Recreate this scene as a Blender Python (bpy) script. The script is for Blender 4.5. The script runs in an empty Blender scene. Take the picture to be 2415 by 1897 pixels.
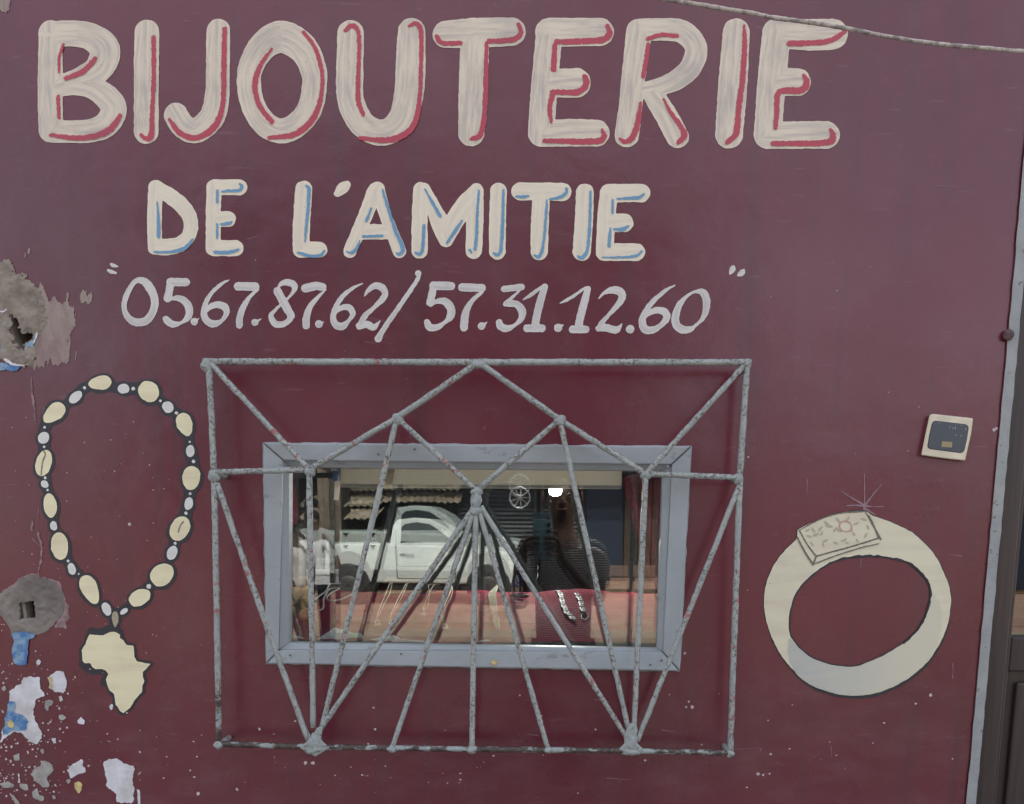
import bpy, bmesh, math, random
import numpy as np
from mathutils import Matrix, Vector
from mathutils.geometry import tessellate_polygon

random.seed(7)
rng = np.random.default_rng(7)
SC = bpy.context.scene
COL = SC.collection

# ------------------------------------------------------------------ camera
CX, CY, F = 1290.0, 1504.0, 1800.0          # principal point and focal length in photo pixels
W, H = 2415.0, 1897.0
CAM = Vector((0.0, -1.5, 1.6))
RM = Matrix.Rotation(math.radians(90 - 8.34), 3, 'X') @ Matrix.Rotation(0.006, 3, 'Z')
cd = bpy.data.cameras.new('camera')
cam = bpy.data.objects.new('camera', cd)
COL.objects.link(cam)
cam.matrix_world = Matrix.Translation(CAM) @ RM.to_4x4()
cd.sensor_width = 36.0
cd.lens = F / W * 36.0
cd.shift_x = (W / 2 - CX) / W
cd.shift_y = (CY - H / 2) / W
cd.clip_start = 0.02
cd.clip_end = 500
SC.camera = cam

# ------------------------------------------------------------------ world, sun, exposure
SUN_EL, SUN_AZ = 56.0, 12.0                 # the sun stands behind the shop: the wall is in open shade
wd = bpy.data.worlds.new('World')
SC.world = wd
wd.use_nodes = True
wn = wd.node_tree
wn.nodes.clear()
sky = wn.nodes.new('ShaderNodeTexSky')
sky.sky_type = 'NISHITA'
sky.sun_disc = False
sky.sun_elevation = math.radians(SUN_EL)
sky.sun_rotation = math.radians(SUN_AZ)
sky.dust_density = 4.0
sky.air_density = 1.0
bg = wn.nodes.new('ShaderNodeBackground')
bg.inputs[1].default_value = 0.15
wo = wn.nodes.new('ShaderNodeOutputWorld')
tc = wn.nodes.new('ShaderNodeTexCoord')
cl = wn.nodes.new('ShaderNodeTexNoise'); cl.inputs['Scale'].default_value = 1.7; cl.inputs['Detail'].default_value = 7
cm = wn.nodes.new('ShaderNodeMapping'); cm.inputs['Scale'].default_value = (1, 1, 2.2)
wn.links.new(tc.outputs['Generated'], cm.inputs[0]); wn.links.new(cm.outputs[0], cl.inputs['Vector'])
cr = wn.nodes.new('ShaderNodeMapRange'); cr.inputs['From Min'].default_value = .34; cr.inputs['From Max'].default_value = .62
cr.inputs['To Min'].default_value = .05; cr.inputs['To Max'].default_value = .60
wn.links.new(cl.outputs['Fac'], cr.inputs['Value'])
cx = wn.nodes.new('ShaderNodeMix'); cx.data_type = 'RGBA'
wn.links.new(cr.outputs[0], cx.inputs['Factor']); wn.links.new(sky.outputs[0], cx.inputs[6])
cx.inputs[7].default_value = (5.6, 5.6, 5.7, 1)          # sunlit haze and thin cloud
wn.links.new(cx.outputs[2], bg.inputs[0])
wn.links.new(bg.outputs[0], wo.inputs[0])
sl = bpy.data.lights.new('sun', 'SUN')
sl.energy = 4.2
sl.angle = math.radians(0.6)
sl.color = (1.0, 0.95, 0.86)
so = bpy.data.objects.new('sun', sl)
COL.objects.link(so)
el, az = math.radians(SUN_EL), math.radians(SUN_AZ)
sdir = Vector((math.sin(az) * math.cos(el), math.cos(az) * math.cos(el), math.sin(el)))
so.rotation_euler = sdir.to_track_quat('Z', 'Y').to_euler()
so.location = (0, 8, 12)
SC.view_settings.view_transform = 'Standard'
SC.view_settings.look = 'None'
SC.view_settings.exposure = 1.27
SC.view_settings.gamma = 1.0
SC.view_settings.use_curve_mapping = False
SC.render.engine = 'CYCLES'
SC.cycles.use_denoising = True
SC.cycles.max_bounces = 7
SC.cycles.transparent_max_bounces = 16
SC.cycles.sample_clamp_indirect = 6

# ------------------------------------------------------------------ measuring helpers
def ray(px, py):
    d = RM @ Vector(((px - CX) / F, -(py - CY) / F, -1.0))
    return d

def at(px, py, Y=0.0):
    d = ray(px, py)
    return CAM + d * ((Y - CAM.y) / d.y)

YG = 0.022                                   # the outer pane
def street(px, py, dist):
    """the place across the street whose mirror image in the pane stands at that pixel, dist metres of path away"""
    p = at(px, py, CAM.y + dist)
    return Vector((p.x, 2 * YG - p.y, p.z))

# numpy version for the wall plane
RN = np.array(RM)
def at_np(P, Y):
    d = np.stack([(P[:, 0] - CX) / F, -(P[:, 1] - CY) / F, -np.ones(len(P))], 1) @ RN.T
    t = (Y - CAM.y) / d[:, 1]
    return np.array(CAM)[None, :] + d * t[:, None]

# ------------------------------------------------------------------ object helpers
def props(o, label=None, cat=None, group=None, kind=None):
    if label: o['label'] = label
    if cat: o['category'] = cat
    if group: o['group'] = group
    if kind: o['kind'] = kind
    return o

WL = {}
def empty(name, loc, label=None, cat=None, group=None, kind=None, parent=None):
    o = bpy.data.objects.new(name, None)
    o.empty_display_size = 0.05
    COL.objects.link(o)
    loc = Vector(loc)
    if parent:
        o.parent = parent
        o.location = loc - WL[parent]
    else:
        o.location = loc
    WL[o] = loc
    return props(o, label, cat, group, kind)

def mesh(name, V, Fc, mat, parent=None, smooth=False, attr=None, **kw):
    """one mesh object from world-space vertices; its origin sits at the middle of its base"""
    V = np.asarray([tuple(v) for v in V] if not isinstance(V, np.ndarray) else V, dtype=float)
    lo, hi = V.min(0), V.max(0)
    org = Vector(((lo[0] + hi[0]) / 2, (lo[1] + hi[1]) / 2, lo[2]))
    me = bpy.data.meshes.new(name)
    me.from_pydata((V - np.array(org)).tolist(), [], [list(map(int, f)) for f in Fc])
    me.update()
    if attr is not None:
        a = me.attributes.new('brush', 'FLOAT_VECTOR', 'POINT')
        a.data.foreach_set('vector', np.asarray(attr, dtype=np.float32).ravel())
    mats = mat if isinstance(mat, (list, tuple)) else [mat]
    for m in mats: me.materials.append(m)
    if smooth:
        me.polygons.foreach_set('use_smooth', [True] * len(me.polygons))
    o = bpy.data.objects.new(name, me)
    COL.objects.link(o)
    if parent:
        o.parent = parent
        o.location = org - WL[parent]
    else:
        o.location = org
    WL[o] = org
    return props(o, **kw)

class MB:
    """collects simple solids; build() links them as one mesh"""
    def __init__(s): s.V, s.F = [], []
    def add(s, V, Fc):
        n = len(s.V)
        s.V += [tuple(v) for v in V]
        s.F += [[i + n for i in f] for f in Fc]
        return s
    def box(s, lo, hi):
        x0, y0, z0 = lo; x1, y1, z1 = hi
        V = [(x0,y0,z0),(x1,y0,z0),(x1,y1,z0),(x0,y1,z0),(x0,y0,z1),(x1,y0,z1),(x1,y1,z1),(x0,y1,z1)]
        return s.add(V, [(0,3,2,1),(4,5,6,7),(0,1,5,4),(1,2,6,5),(2,3,7,6),(3,0,4,7)])
    def prism(s, front, back):
        """front, back: rings of the same count (front seen counter-clockwise)"""
        n = len(front)
        Fc = [list(range(n)), list(range(2 * n - 1, n - 1, -1))]
        for i in range(n):
            j = (i + 1) % n
            Fc.append([i, i + n, j + n, j])
        return s.add(list(front) + list(back), Fc)
    def tube(s, pts, r, k=8, caps=True, jit=0.0, flat=1.0):
        pts = [Vector(p) for p in pts]
        rs = r if isinstance(r, (list, tuple)) else [r] * len(pts)
        V, Fc = [], []
        ref = Vector((0.13, 0.9, 0.41)).normalized()
        up = None
        for i, p in enumerate(pts):
            t = (pts[min(i + 1, len(pts) - 1)] - pts[max(i - 1, 0)]).normalized()
            if up is None:
                up = ref if abs(ref.dot(t)) < .9 else Vector((1, 0, 0))
            a = (up - t * up.dot(t)).normalized()
            up = a
            b = t.cross(a)
            for q in range(k):
                w = 2 * math.pi * q / k
                rr = rs[i] * (1 + random.uniform(-jit, jit))
                V.append(p + a * math.cos(w) * rr * flat + b * math.sin(w) * rr)
        for i in range(len(pts) - 1):
            for q in range(k):
                w = (q + 1) % k
                Fc.append([i*k+q, i*k+w, (i+1)*k+w, (i+1)*k+q])
        if caps:
            Fc.append(list(range(k))[::-1]); Fc.append([(len(pts)-1)*k+q for q in range(k)])
        return s.add(V, Fc)
    def lathe(s, c, prof, k=20, axis='Z', close=False):
        """prof: (radius, height) pairs"""
        c = Vector(c); V, Fc = [], []
        for (r, h) in prof:
            for q in range(k):
                w = 2 * math.pi * q / k
                if axis == 'Z': V.append(c + Vector((r*math.cos(w), r*math.sin(w), h)))
                elif axis == 'Y': V.append(c + Vector((r*math.cos(w), h, r*math.sin(w))))
                else: V.append(c + Vector((h, r*math.cos(w), r*math.sin(w))))
        for i in range(len(prof) - 1):
            for q in range(k):
                w = (q + 1) % k
                Fc.append([i*k+q, i*k+w, (i+1)*k+w, (i+1)*k+q])
        if close:
            Fc.append(list(range(k))[::-1]); Fc.append([(len(prof)-1)*k+q for q in range(k)])
        return s.add(V, Fc)
    def blob(s, c, rad, seed=0, amp=.12, nu=12, nv=8):
        r = random.Random(seed); c = Vector(c)
        ph = [r.uniform(0, 6.28) for _ in range(6)]
        V, Fc = [], []
        for j in range(nv + 1):
            th = math.pi * j / nv
            for i in range(nu):
                w = 2 * math.pi * i / nu
                d = Vector((math.sin(th)*math.cos(w), math.sin(th)*math.sin(w), math.cos(th)))
                k = 1 + amp * (math.sin(3*d.x+ph[0]) * math.sin(4*d.z+ph[1]) + .6*math.sin(7*d.y+5*d.x+ph[2]))
                V.append(c + Vector((d.x*rad[0], d.y*rad[1], d.z*rad[2])) * k)
        for j in range(nv):
            for i in range(nu):
                k = (i + 1) % nu
                Fc.append([j*nu+i, (j+1)*nu+i, (j+1)*nu+k, j*nu+k])
        return s.add(V, Fc)
    def build(s, name, mat, parent=None, **kw):
        return mesh(name, s.V, s.F, mat, parent, **kw)

def bevel(o, w=.004, seg=2):
    m = o.modifiers.new('soft_edges', 'BEVEL'); m.width = w; m.segments = seg; m.limit_method = 'ANGLE'
    return o

# ------------------------------------------------------------------ materials
def srgb(r, g, b):
    f = lambda c: (c/255/12.92 if c/255 <= .04045 else ((c/255+.055)/1.055)**2.4)
    return (f(r), f(g), f(b))

class MT:
    def __init__(s, name, rough=.6, metal=0.0, spec=.5):
        s.m = bpy.data.materials.new(name); s.m.use_nodes = True
        s.t = s.m.node_tree; s.p = s.t.nodes['Principled BSDF']
        s.p.inputs['Roughness'].default_value = rough
        s.p.inputs['Metallic'].default_value = metal
        s.p.inputs['Specular IOR Level'].default_value = spec
        s.pos = s.t.nodes.new('ShaderNodeNewGeometry').outputs['Position']
    def n(s, t): return s.t.nodes.new(t)
    def l(s, a, b): s.t.links.new(a, b)
    def mapping(s, vec, scale):
        m = s.n('ShaderNodeMapping'); m.inputs['Scale'].default_value = scale
        s.l(vec, m.inputs[0]); return m.outputs[0]
    def noise(s, scale, detail=4, rough=.55, vec=None, stretch=None, dist=0.0):
        v = vec if vec is not None else s.pos
        if stretch: v = s.mapping(v, stretch)
        t = s.n('ShaderNodeTexNoise'); t.inputs['Scale'].default_value = scale
        t.inputs['Detail'].default_value = detail; t.inputs['Roughness'].default_value = rough
        t.inputs['Distortion'].default_value = dist
        s.l(v, t.inputs['Vector']); return t.outputs['Fac']
    def ramp(s, fac, a, b, lo=0.0, hi=1.0):
        m = s.n('ShaderNodeMapRange'); m.interpolation_type = 'SMOOTHSTEP'
        m.inputs['From Min'].default_value = a; m.inputs['From Max'].default_value = b
        m.inputs['To Min'].default_value = lo; m.inputs['To Max'].default_value = hi
        s.l(fac, m.inputs['Value']); return m.outputs[0]
    def col(s, c):
        r = s.n('ShaderNodeRGB'); r.outputs[0].default_value = (*c, 1); return r.outputs[0]
    def mix(s, fac, a, b, mode='MIX'):
        m = s.n('ShaderNodeMix'); m.data_type = 'RGBA'; m.blend_type = mode
        if isinstance(fac, (int, float)): m.inputs['Factor'].default_value = fac
        else: s.l(fac, m.inputs['Factor'])
        for i, c in ((6, a), (7, b)):
            if isinstance(c, tuple): m.inputs[i].default_value = (*c, 1)
            else: s.l(c, m.inputs[i])
        return m.outputs[2]
    def math(s, op, a, b):
        m = s.n('ShaderNodeMath'); m.operation = op
        for i, c in ((0, a), (1, b)):
            if isinstance(c, (int, float)): m.inputs[i].default_value = c
            else: s.l(c, m.inputs[i])
        return m.outputs[0]
    def bump(s, h, strength=.3, dist=.002):
        b = s.n('ShaderNodeBump'); b.inputs['Strength'].default_value = strength
        b.inputs['Distance'].default_value = dist
        s.l(h, b.inputs['Height']); s.l(b.outputs[0], s.p.inputs['Normal'])
    def base(s, c):
        if isinstance(c, tuple): s.p.inputs['Base Color'].default_value = (*c, 1)
        else: s.l(c, s.p.inputs['Base Color'])
        return s
    def rough(s, v): s.l(v, s.p.inputs['Roughness'])

def simple(name, c, rough=.6, metal=0.0, vary=.25, scale=12, bump=0.0, spec=.5):
    t = MT(name, rough, metal, spec)
    d = tuple(x * (1 - vary) for x in c)
    u = tuple(min(1, x * (1 + vary * .6)) for x in c)
    f = t.noise(scale, 5)
    t.base(t.mix(t.ramp(f, .3, .7), d, u))
    if bump: t.bump(t.noise(scale * 6, 4), bump, .002)
    return t.m

def wall_material():
    t = MT('maroon_gloss_paint', .3, 0, .70)
    c = t.mix(t.ramp(t.noise(1.3, 4), .3, .7), (.106, .0125, .0240), (.142, .0185, .033))
    c = t.mix(t.ramp(t.noise(5.0, 6, .6, stretch=(1, 1, .45)), .45, .75, 0, .35), c, (.115, .052, .052))
    c = t.mix(t.ramp(t.noise(30, 5, .7), .55, .8, 0, .18), c, (.22, .09, .11))           # dusty bloom
    sep = t.n('ShaderNodeSeparateXYZ'); t.l(t.pos, sep.inputs[0])
    low = t.ramp(sep.outputs[2], 1.42, 1.16, 0, 1)                                          # splash dust near the bottom
    dust = t.math('MULTIPLY', low, t.ramp(t.noise(9, 7, .65, stretch=(1, 1, 2.2)), .42, .8, 0, .32))
    c = t.mix(dust, c, (.20, .105, .115))
    scr = t.noise(14, 3, .5, stretch=(1, 1, 9), dist=.6)                                    # fine horizontal rubs
    c = t.mix(t.ramp(scr, .66, .74, 0, .22), c, (.26, .15, .17))
    drip = t.noise(7, 3, .5, stretch=(3.2, 1, .12))
    c = t.mix(t.ramp(drip, .52, .72, 0, .4), c, (.070, .022, .030))
    c = t.mix(t.ramp(t.noise(2.2, 8, .7, dist=1.0), .55, .75, 0, .3), c, (.19, .075, .085))
    t.base(c)
    t.rough(t.ramp(t.noise(3.5, 5), .3, .7, .22, .34))
    h = t.math('ADD', t.math('MULTIPLY', t.noise(5, 3), 3.0), t.math('ADD', t.math('MULTIPLY', t.noise(60, 5, .6), .22), t.math('MULTIPLY', t.noise(260, 3), .10)))
    t.bump(h, .26, .004)
    return t.m

def brush_material(name, light, grey, under, thin=.18, rough=.42):
    """brush-applied paint: streaks run along the stroke, thin where the brush ran dry"""
    t = MT(name, rough)
    a = t.n('ShaderNodeAttribute'); a.attribute_name = 'brush'
    sp = t.n('ShaderNodeSeparateXYZ'); t.l(a.outputs['Vector'], sp.inputs[0])
    st = t.noise(1.0, 3, .6, vec=a.outputs['Vector'], stretch=(.010, .10, 0))
    st2 = t.noise(1.0, 2, .6, vec=a.outputs['Vector'], stretch=(.02, .38, 0))
    c = t.mix(t.ramp(st, .36, .74, 0, .85), light, grey)
    c = t.mix(t.ramp(st2, .55, .85, 0, .3), c, grey)
    c = t.mix(t.ramp(t.noise(9, 5, .6), .48, .74, 0, thin * 2.6), c, tuple(g*.82 for g in grey))
    edge = t.ramp(sp.outputs[2], 1.0, 4.0, .45, 0)                                        # bead of paint at the rim
    c = t.mix(edge, c, tuple(min(1, l * 1.06) for l in light))
    c = t.mix(t.ramp(t.noise(150, 3, .6), .70, .76, 0, .7), c, tuple(g*.45 for g in grey))  # specks
    c = t.mix(t.ramp(st2, .70, .85, 0, thin), c, under)
    t.base(c)
    h = t.math('ADD', st2, t.math('MULTIPLY', t.noise(70, 4), .8))
    t.bump(h, .14, .0010)
    return t.m

M = {}
UNDER = (.12, .045, .06)
M['wall'] = wall_material()
M['cream'] = brush_material('cream_letter_paint', (.74, .64, .50), (.46, .405, .365), UNDER, .2)
M['cream2'] = brush_material('thick_cream_letter_paint', (.80, .715, .56), (.68, .60, .48), UNDER, .05)
M['white'] = brush_material('white_digit_paint', (.66, .63, .59), (.50, .47, .45), UNDER, .25)
M['redline'] = brush_material('red_line_paint', (.47, .055, .085), (.40, .065, .095), (.55, .4, .36), .25)
M['blueline'] = brush_material('blue_line_paint', (.14, .30, .46), (.19, .36, .50), (.5, .46, .42), .25)
M['faint'] = brush_material('faint_lilac_paint', (.30, .19, .23), (.24, .14, .17), UNDER, .3)
M['ink'] = brush_material('black_outline_paint', (.022, .024, .032), (.035, .036, .045), (.1, .04, .05), .2)
M['gold'] = brush_material('straw_yellow_paint', (.84, .76, .50), (.72, .62, .40), (.7, .6, .42), .1)
M['pearl'] = brush_material('off_white_bead_paint', (.74, .72, .67), (.62, .60, .56), (.5, .4, .3), .1)
M['tan'] = brush_material('tan_bead_paint', (.40, .35, .24), (.34, .30, .21), (.3, .2, .2), .1)
M['ringlight'] = brush_material('pale_ring_paint', (.72, .67, .49), (.63, .56, .42), (.4, .33, .26), .08)
M['ringgrey'] = brush_material('grey_ring_paint', (.46, .47, .43), (.56, .53, .45), (.3, .28, .26), .08)
_m = M['ringgrey'].copy(); _m.name = 'grey_to_cream_ring_paint'; M['ringinner'] = _m
_t = _m.node_tree; _p = _t.nodes['Principled BSDF']; _src = _p.inputs['Base Color'].links[0].from_socket
_g = _t.nodes.new('ShaderNodeNewGeometry'); _s = _t.nodes.new('ShaderNodeSeparateXYZ'); _t.links.new(_g.outputs['Position'], _s.inputs[0])
_r = _t.nodes.new('ShaderNodeMapRange'); _r.interpolation_type = 'SMOOTHSTEP'; _r.inputs['From Min'].default_value = at(1900, 1600).x; _r.inputs['From Max'].default_value = at(2150, 1600).x
_t.links.new(_s.outputs[0], _r.inputs['Value'])
_x = _t.nodes.new('ShaderNodeMix'); _x.data_type = 'RGBA'; _t.links.new(_r.outputs[0], _x.inputs['Factor']); _t.links.new(_src, _x.inputs[6]); _x.inputs[7].default_value = (.62, .58, .45, 1)
_t.links.new(_x.outputs[2], _p.inputs['Base Color'])
M['pencil'] = brush_material('olive_line_paint', (.15, .13, .10), (.19, .17, .13), (.3, .28, .2), .1)
M['petal'] = brush_material('faded_petal_paint', (.44, .39, .28), (.52, .47, .35), (.5, .45, .33), .3)
M['rose'] = brush_material('rose_line_paint', (.52, .28, .24), (.55, .38, .32), (.5, .45, .33), .3)

# cement and peeled layers
t = MT('bare_cement', .9)
c = t.mix(t.ramp(t.noise(14, 6, .7), .35, .65), (.19, .155, .12), (.34, .29, .235))
c = t.mix(t.ramp(t.noise(60, 4, .7), .6, .75, 0, .6), c, (.07, .055, .045))
t.base(c); t.bump(t.noise(80, 6, .7), .9, .003); M['cement'] = t.m
t = MT('cement_rubbed_with_paint', .85)
c = t.mix(t.ramp(t.noise(22, 6, .7, stretch=(1, 1, .35)), .42, .60), (.34, .27, .235), (.27, .18, .175))
t.base(c); t.bump(t.noise(70, 6, .7), .6, .002); M['cement2'] = t.m
t = MT('smooth_grey_cement', .8)
c = t.mix(t.ramp(t.noise(9, 6, .65), .35, .68), (.15, .125, .11), (.27, .235, .20))
c = t.mix(t.ramp(t.noise(50, 5, .7), .62, .72, 0, .5), c, (.26, .24, .21))
t.base(c); t.bump(t.noise(90, 5, .6), .6, .002); M['cement3'] = t.m
t = MT('old_blue_paint_layer', .6)
c = t.mix(t.ramp(t.noise(45, 5, .7), .42, .62), (.06, .18, .40), (.26, .38, .48))
t.base(c); t.bump(t.noise(120, 4), .4, .001); M['oldblue'] = t.m
t = MT('old_whitewash_layer', .75)
c = t.mix(t.ramp(t.noise(16, 6, .65), .35, .68), (.76, .75, .78), (.52, .49, .47))
c = t.mix(t.ramp(t.noise(110, 3), .68, .74, 0, .7), c, (.12, .11, .11))
t.base(c); t.bump(t.noise(150, 4), .4, .001); M['oldwhite'] = t.m
M['oldgrey'] = simple('old_grey_layer', (.40, .37, .34), .8, vary=.3, scale=40, bump=.4)
M['oldyellow'] = simple('old_yellow_layer', (.62, .50, .22), .8, vary=.2, scale=60)
M['fleck'] = simple('pale_paint_fleck', (.62, .50, .50), .7, vary=.25, scale=60)
M['rimpeel'] = simple('pinkish_peeled_rim', (.30, .20, .20), .8, vary=.35, scale=70)
M['hole'] = simple('recess_shade_dark', (.035, .032, .035), .95)  # near-black back sheet, the shade deep in the openings put into colour
t = MT('chipped_grey_metal_paint', .45, .0)
g = t.mix(t.ramp(t.noise(18, 4), .3, .7), (.32, .345, .325), (.385, .41, .385))
rust = t.math('MULTIPLY', t.ramp(t.noise(190, 5, .7), .53, .57), t.ramp(t.noise(14, 3), .36, .56, .28, .88))
c = t.mix(rust, g, t.mix(t.ramp(t.noise(300, 3), .4, .6), (.085, .058, .048), (.17, .115, .09)))
pk = t.math('MULTIPLY', t.ramp(t.noise(75, 3, .6), .60, .63), t.ramp(t.noise(7, 2), .50, .60))
c = t.mix(pk, c, (.36, .14, .13))
t.base(c); t.bump(t.math('SUBTRACT', t.noise(90, 4), t.math('MULTIPLY', rust, .5)), .8, .0016); M['bar'] = t.m
t = MT('worn_lower_bar_paint', .5, .0)
rust = t.ramp(t.noise(22, 6, .7, stretch=(1, 1, 2)), .44, .50)
c = t.mix(rust, (.31, .34, .325), t.mix(t.ramp(t.noise(200, 3), .4, .6), (.045, .034, .030), (.105, .075, .06)))
t.base(c); t.bump(t.noise(90, 4), .8, .0016); M['barworn'] = t.m
t = MT('lumpy_weld_paint', .5, .0)
c = t.mix(t.ramp(t.noise(120, 5, .7), .56, .62), (.34, .37, .355), (.20, .16, .13))
t.base(c); t.bump(t.noise(150, 5, .7), 1.0, .003); M['weld'] = t.m
t = MT('blue_grey_window_paint', .45)
c = t.mix(t.ramp(t.noise(8, 5), .3, .7), (.335, .365, .375), (.395, .42, .43))
c = t.mix(t.ramp(t.noise(40, 6, .7, stretch=(.4, 1, 1)), .61, .66, 0, .5), c, (.17, .18, .18))
c = t.mix(t.ramp(t.noise(24, 6, .7), .70, .73, 0, .5), c, (.42, .40, .37))
t.base(c); t.bump(t.math('ADD', t.noise(55, 5, .6, stretch=(.5, 1, 1)), t.math('MULTIPLY', t.noise(220, 3), .4)), .55, .002); M['frame'] = t.m
M['nail'] = simple('painted_nail', (.12,.13,.14), .6)
M['gap'] = simple('dark_joint', (.03, .035, .04), .8)
t = MT('galvanised_door_strip', .5, .0)
c = t.mix(t.ramp(t.noise(20, 5), .3, .7), (.27, .285, .285), (.34, .35, .34))
c = t.mix(t.ramp(t.noise(70, 5, .7), .63, .67, 0, .8), c, (.12, .085, .06))
t.base(c); t.bump(t.noise(100, 4), .5, .002); M['strip'] = t.m
t = MT('dark_varnished_wood', .42)
c = t.mix(t.ramp(t.noise(4, 6, .6, stretch=(14, 6, .7)), .3, .7), (.030, .019, .018), (.055, .036, .032))
t.base(c); t.bump(t.noise(6, 5, .6, stretch=(14, 6, .7)), .3, .001); M['wood'] = t.m
M['plastic'] = simple('yellowed_ivory_plastic', (.70, .62, .46), .35, vary=.12, scale=30, bump=.1)
t = MT('dusty_charcoal_panel', .30)
c = t.mix(t.ramp(t.noise(60, 5, .7), .62, .72, 0, .5), (.060, .068, .080), (.25, .25, .25))
t.base(c); M['charcoal'] = t.m
M['ochre'] = simple('ochre_label', (.36, .30, .15), .5, vary=.15)
t = MT('beige_cable_sheath', .6)
c = t.mix(t.ramp(t.noise(60, 5, .8), .45, .58), (.52, .46, .40), (.24, .21, .20))
t.base(c); M['cable'] = t.m

def glass_mat(name, refl, tint):
    m = bpy.data.materials.new(name); m.use_nodes = True
    t = m.node_tree; t.nodes.clear()
    tr = t.nodes.new('ShaderNodeBsdfTransparent'); tr.inputs[0].default_value = (*tint, 1)
    gl = t.nodes.new('ShaderNodeBsdfGlossy'); gl.inputs['Roughness'].default_value = 0.0
    gl.inputs[0].default_value = (.96, 1.0, .98, 1)
    fr = t.nodes.new('ShaderNodeLayerWeight'); fr.inputs[0].default_value = .2
    mr = t.nodes.new('ShaderNodeMapRange'); mr.inputs['To Min'].default_value = refl; mr.inputs['To Max'].default_value = .9
    mx = t.nodes.new('ShaderNodeMixShader'); o = t.nodes.new('ShaderNodeOutputMaterial')
    t.links.new(fr.outputs['Fresnel'], mr.inputs['Value']); t.links.new(mr.outputs[0], mx.inputs[0])
    t.links.new(tr.outputs[0], mx.inputs[1]); t.links.new(gl.outputs[0], mx.inputs[2])
    t.links.new(mx.outputs[0], o.inputs[0])
    return m
M['glass'] = glass_mat('reflective_window_glass', .125, (.93, .96, .95))
M['glass2'] = glass_mat('inner_window_glass', .115, (.95, .97, .96))
M['doorglass'] = glass_mat('door_glass', .12, (.3, .3, .32))

# ------------------------------------------------------------------ painted shapes: a signed distance field cut out of a fine grid
def catmull(P, n=6, closed=False):
    P = np.array(P, float)
    if len(P) < 3: return P
    if closed: Q = np.vstack([P[-1], P, P[0], P[1]])
    else: Q = np.vstack([2*P[0]-P[1], P, 2*P[-1]-P[-2]])
    out = []
    for i in range(1, len(Q) - 2):
        for k in range(n):
            t = k / n
            out.append(.5*((2*Q[i]) + (-Q[i-1]+Q[i+1])*t + (2*Q[i-1]-5*Q[i]+4*Q[i+1]-Q[i+2])*t*t + (-Q[i-1]+3*Q[i]-3*Q[i+1]+Q[i+2])*t**3))
    out.append(Q[-2])
    return np.array(out)

_T = rng.random((257, 257))
def vnoise(P, s):
    q = P / s; i = np.floor(q).astype(int); f = q - i; f = f*f*(3-2*f)
    g = lambda a, b: _T[(i[:,0]+a) % 257, (i[:,1]+b) % 257]
    return (g(0,0)*(1-f[:,0])*(1-f[:,1]) + g(1,0)*f[:,0]*(1-f[:,1]) + g(0,1)*(1-f[:,0])*f[:,1] + g(1,1)*f[:,0]*f[:,1]) * 2 - 1

def d_stroke(G, S):
    """distance of grid points to a stroke (x, y, r) and the coordinates along and across it"""
    best = np.full(len(G), 1e9); U = np.zeros(len(G)); Vv = np.zeros(len(G)); L = 0.0
    if len(S) == 1: S = np.vstack([S, S + [[.01, 0, 0]]])
    for a, b in zip(S[:-1], S[1:]):
        ab = b[:2] - a[:2]; l2 = max(ab @ ab, 1e-9); l = math.sqrt(l2)
        t = np.clip(((G - a[:2]) @ ab) / l2, 0, 1)
        q = G - (a[:2] + t[:, None] * ab)
        d = np.hypot(q[:, 0], q[:, 1]) - (a[2] + t * (b[2] - a[2]))
        m = d < best
        best[m] = d[m]; U[m] = (L + t * l)[m]
        Vv[m] = ((q[:, 0] * ab[1] - q[:, 1] * ab[0]) / l)[m]
        L += l
    return best, U, Vv

def d_poly(G, P):
    P = np.array(P, float)[:, :2]; n = len(P)
    d = np.full(len(G), 1e9); ins = np.zeros(len(G), bool)
    for i in range(n):
        a, b = P[i], P[(i + 1) % n]; ab = b - a
        t = np.clip(((G - a) @ ab) / max(ab @ ab, 1e-9), 0, 1)
        q = G - (a + t[:, None] * ab)
        d = np.minimum(d, np.hypot(q[:, 0], q[:, 1]))
        c = ((a[1] > G[:, 1]) != (b[1] > G[:, 1]))
        with np.errstate(divide='ignore', invalid='ignore'):
            x = a[0] + (G[:, 1] - a[1]) * ab[0] / (ab[1] if abs(ab[1]) > 1e-9 else 1e-9)
        ins ^= c & (G[:, 0] < x)
    return np.where(ins, -d, d)

def X(T, pts):
    """zoom coordinates to photo pixels (radii too)"""
    ox, oy, s = T
    return [tuple([p[0]/s + ox, p[1]/s + oy] + [q/s for q in p[2:]]) for p in pts]

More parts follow.
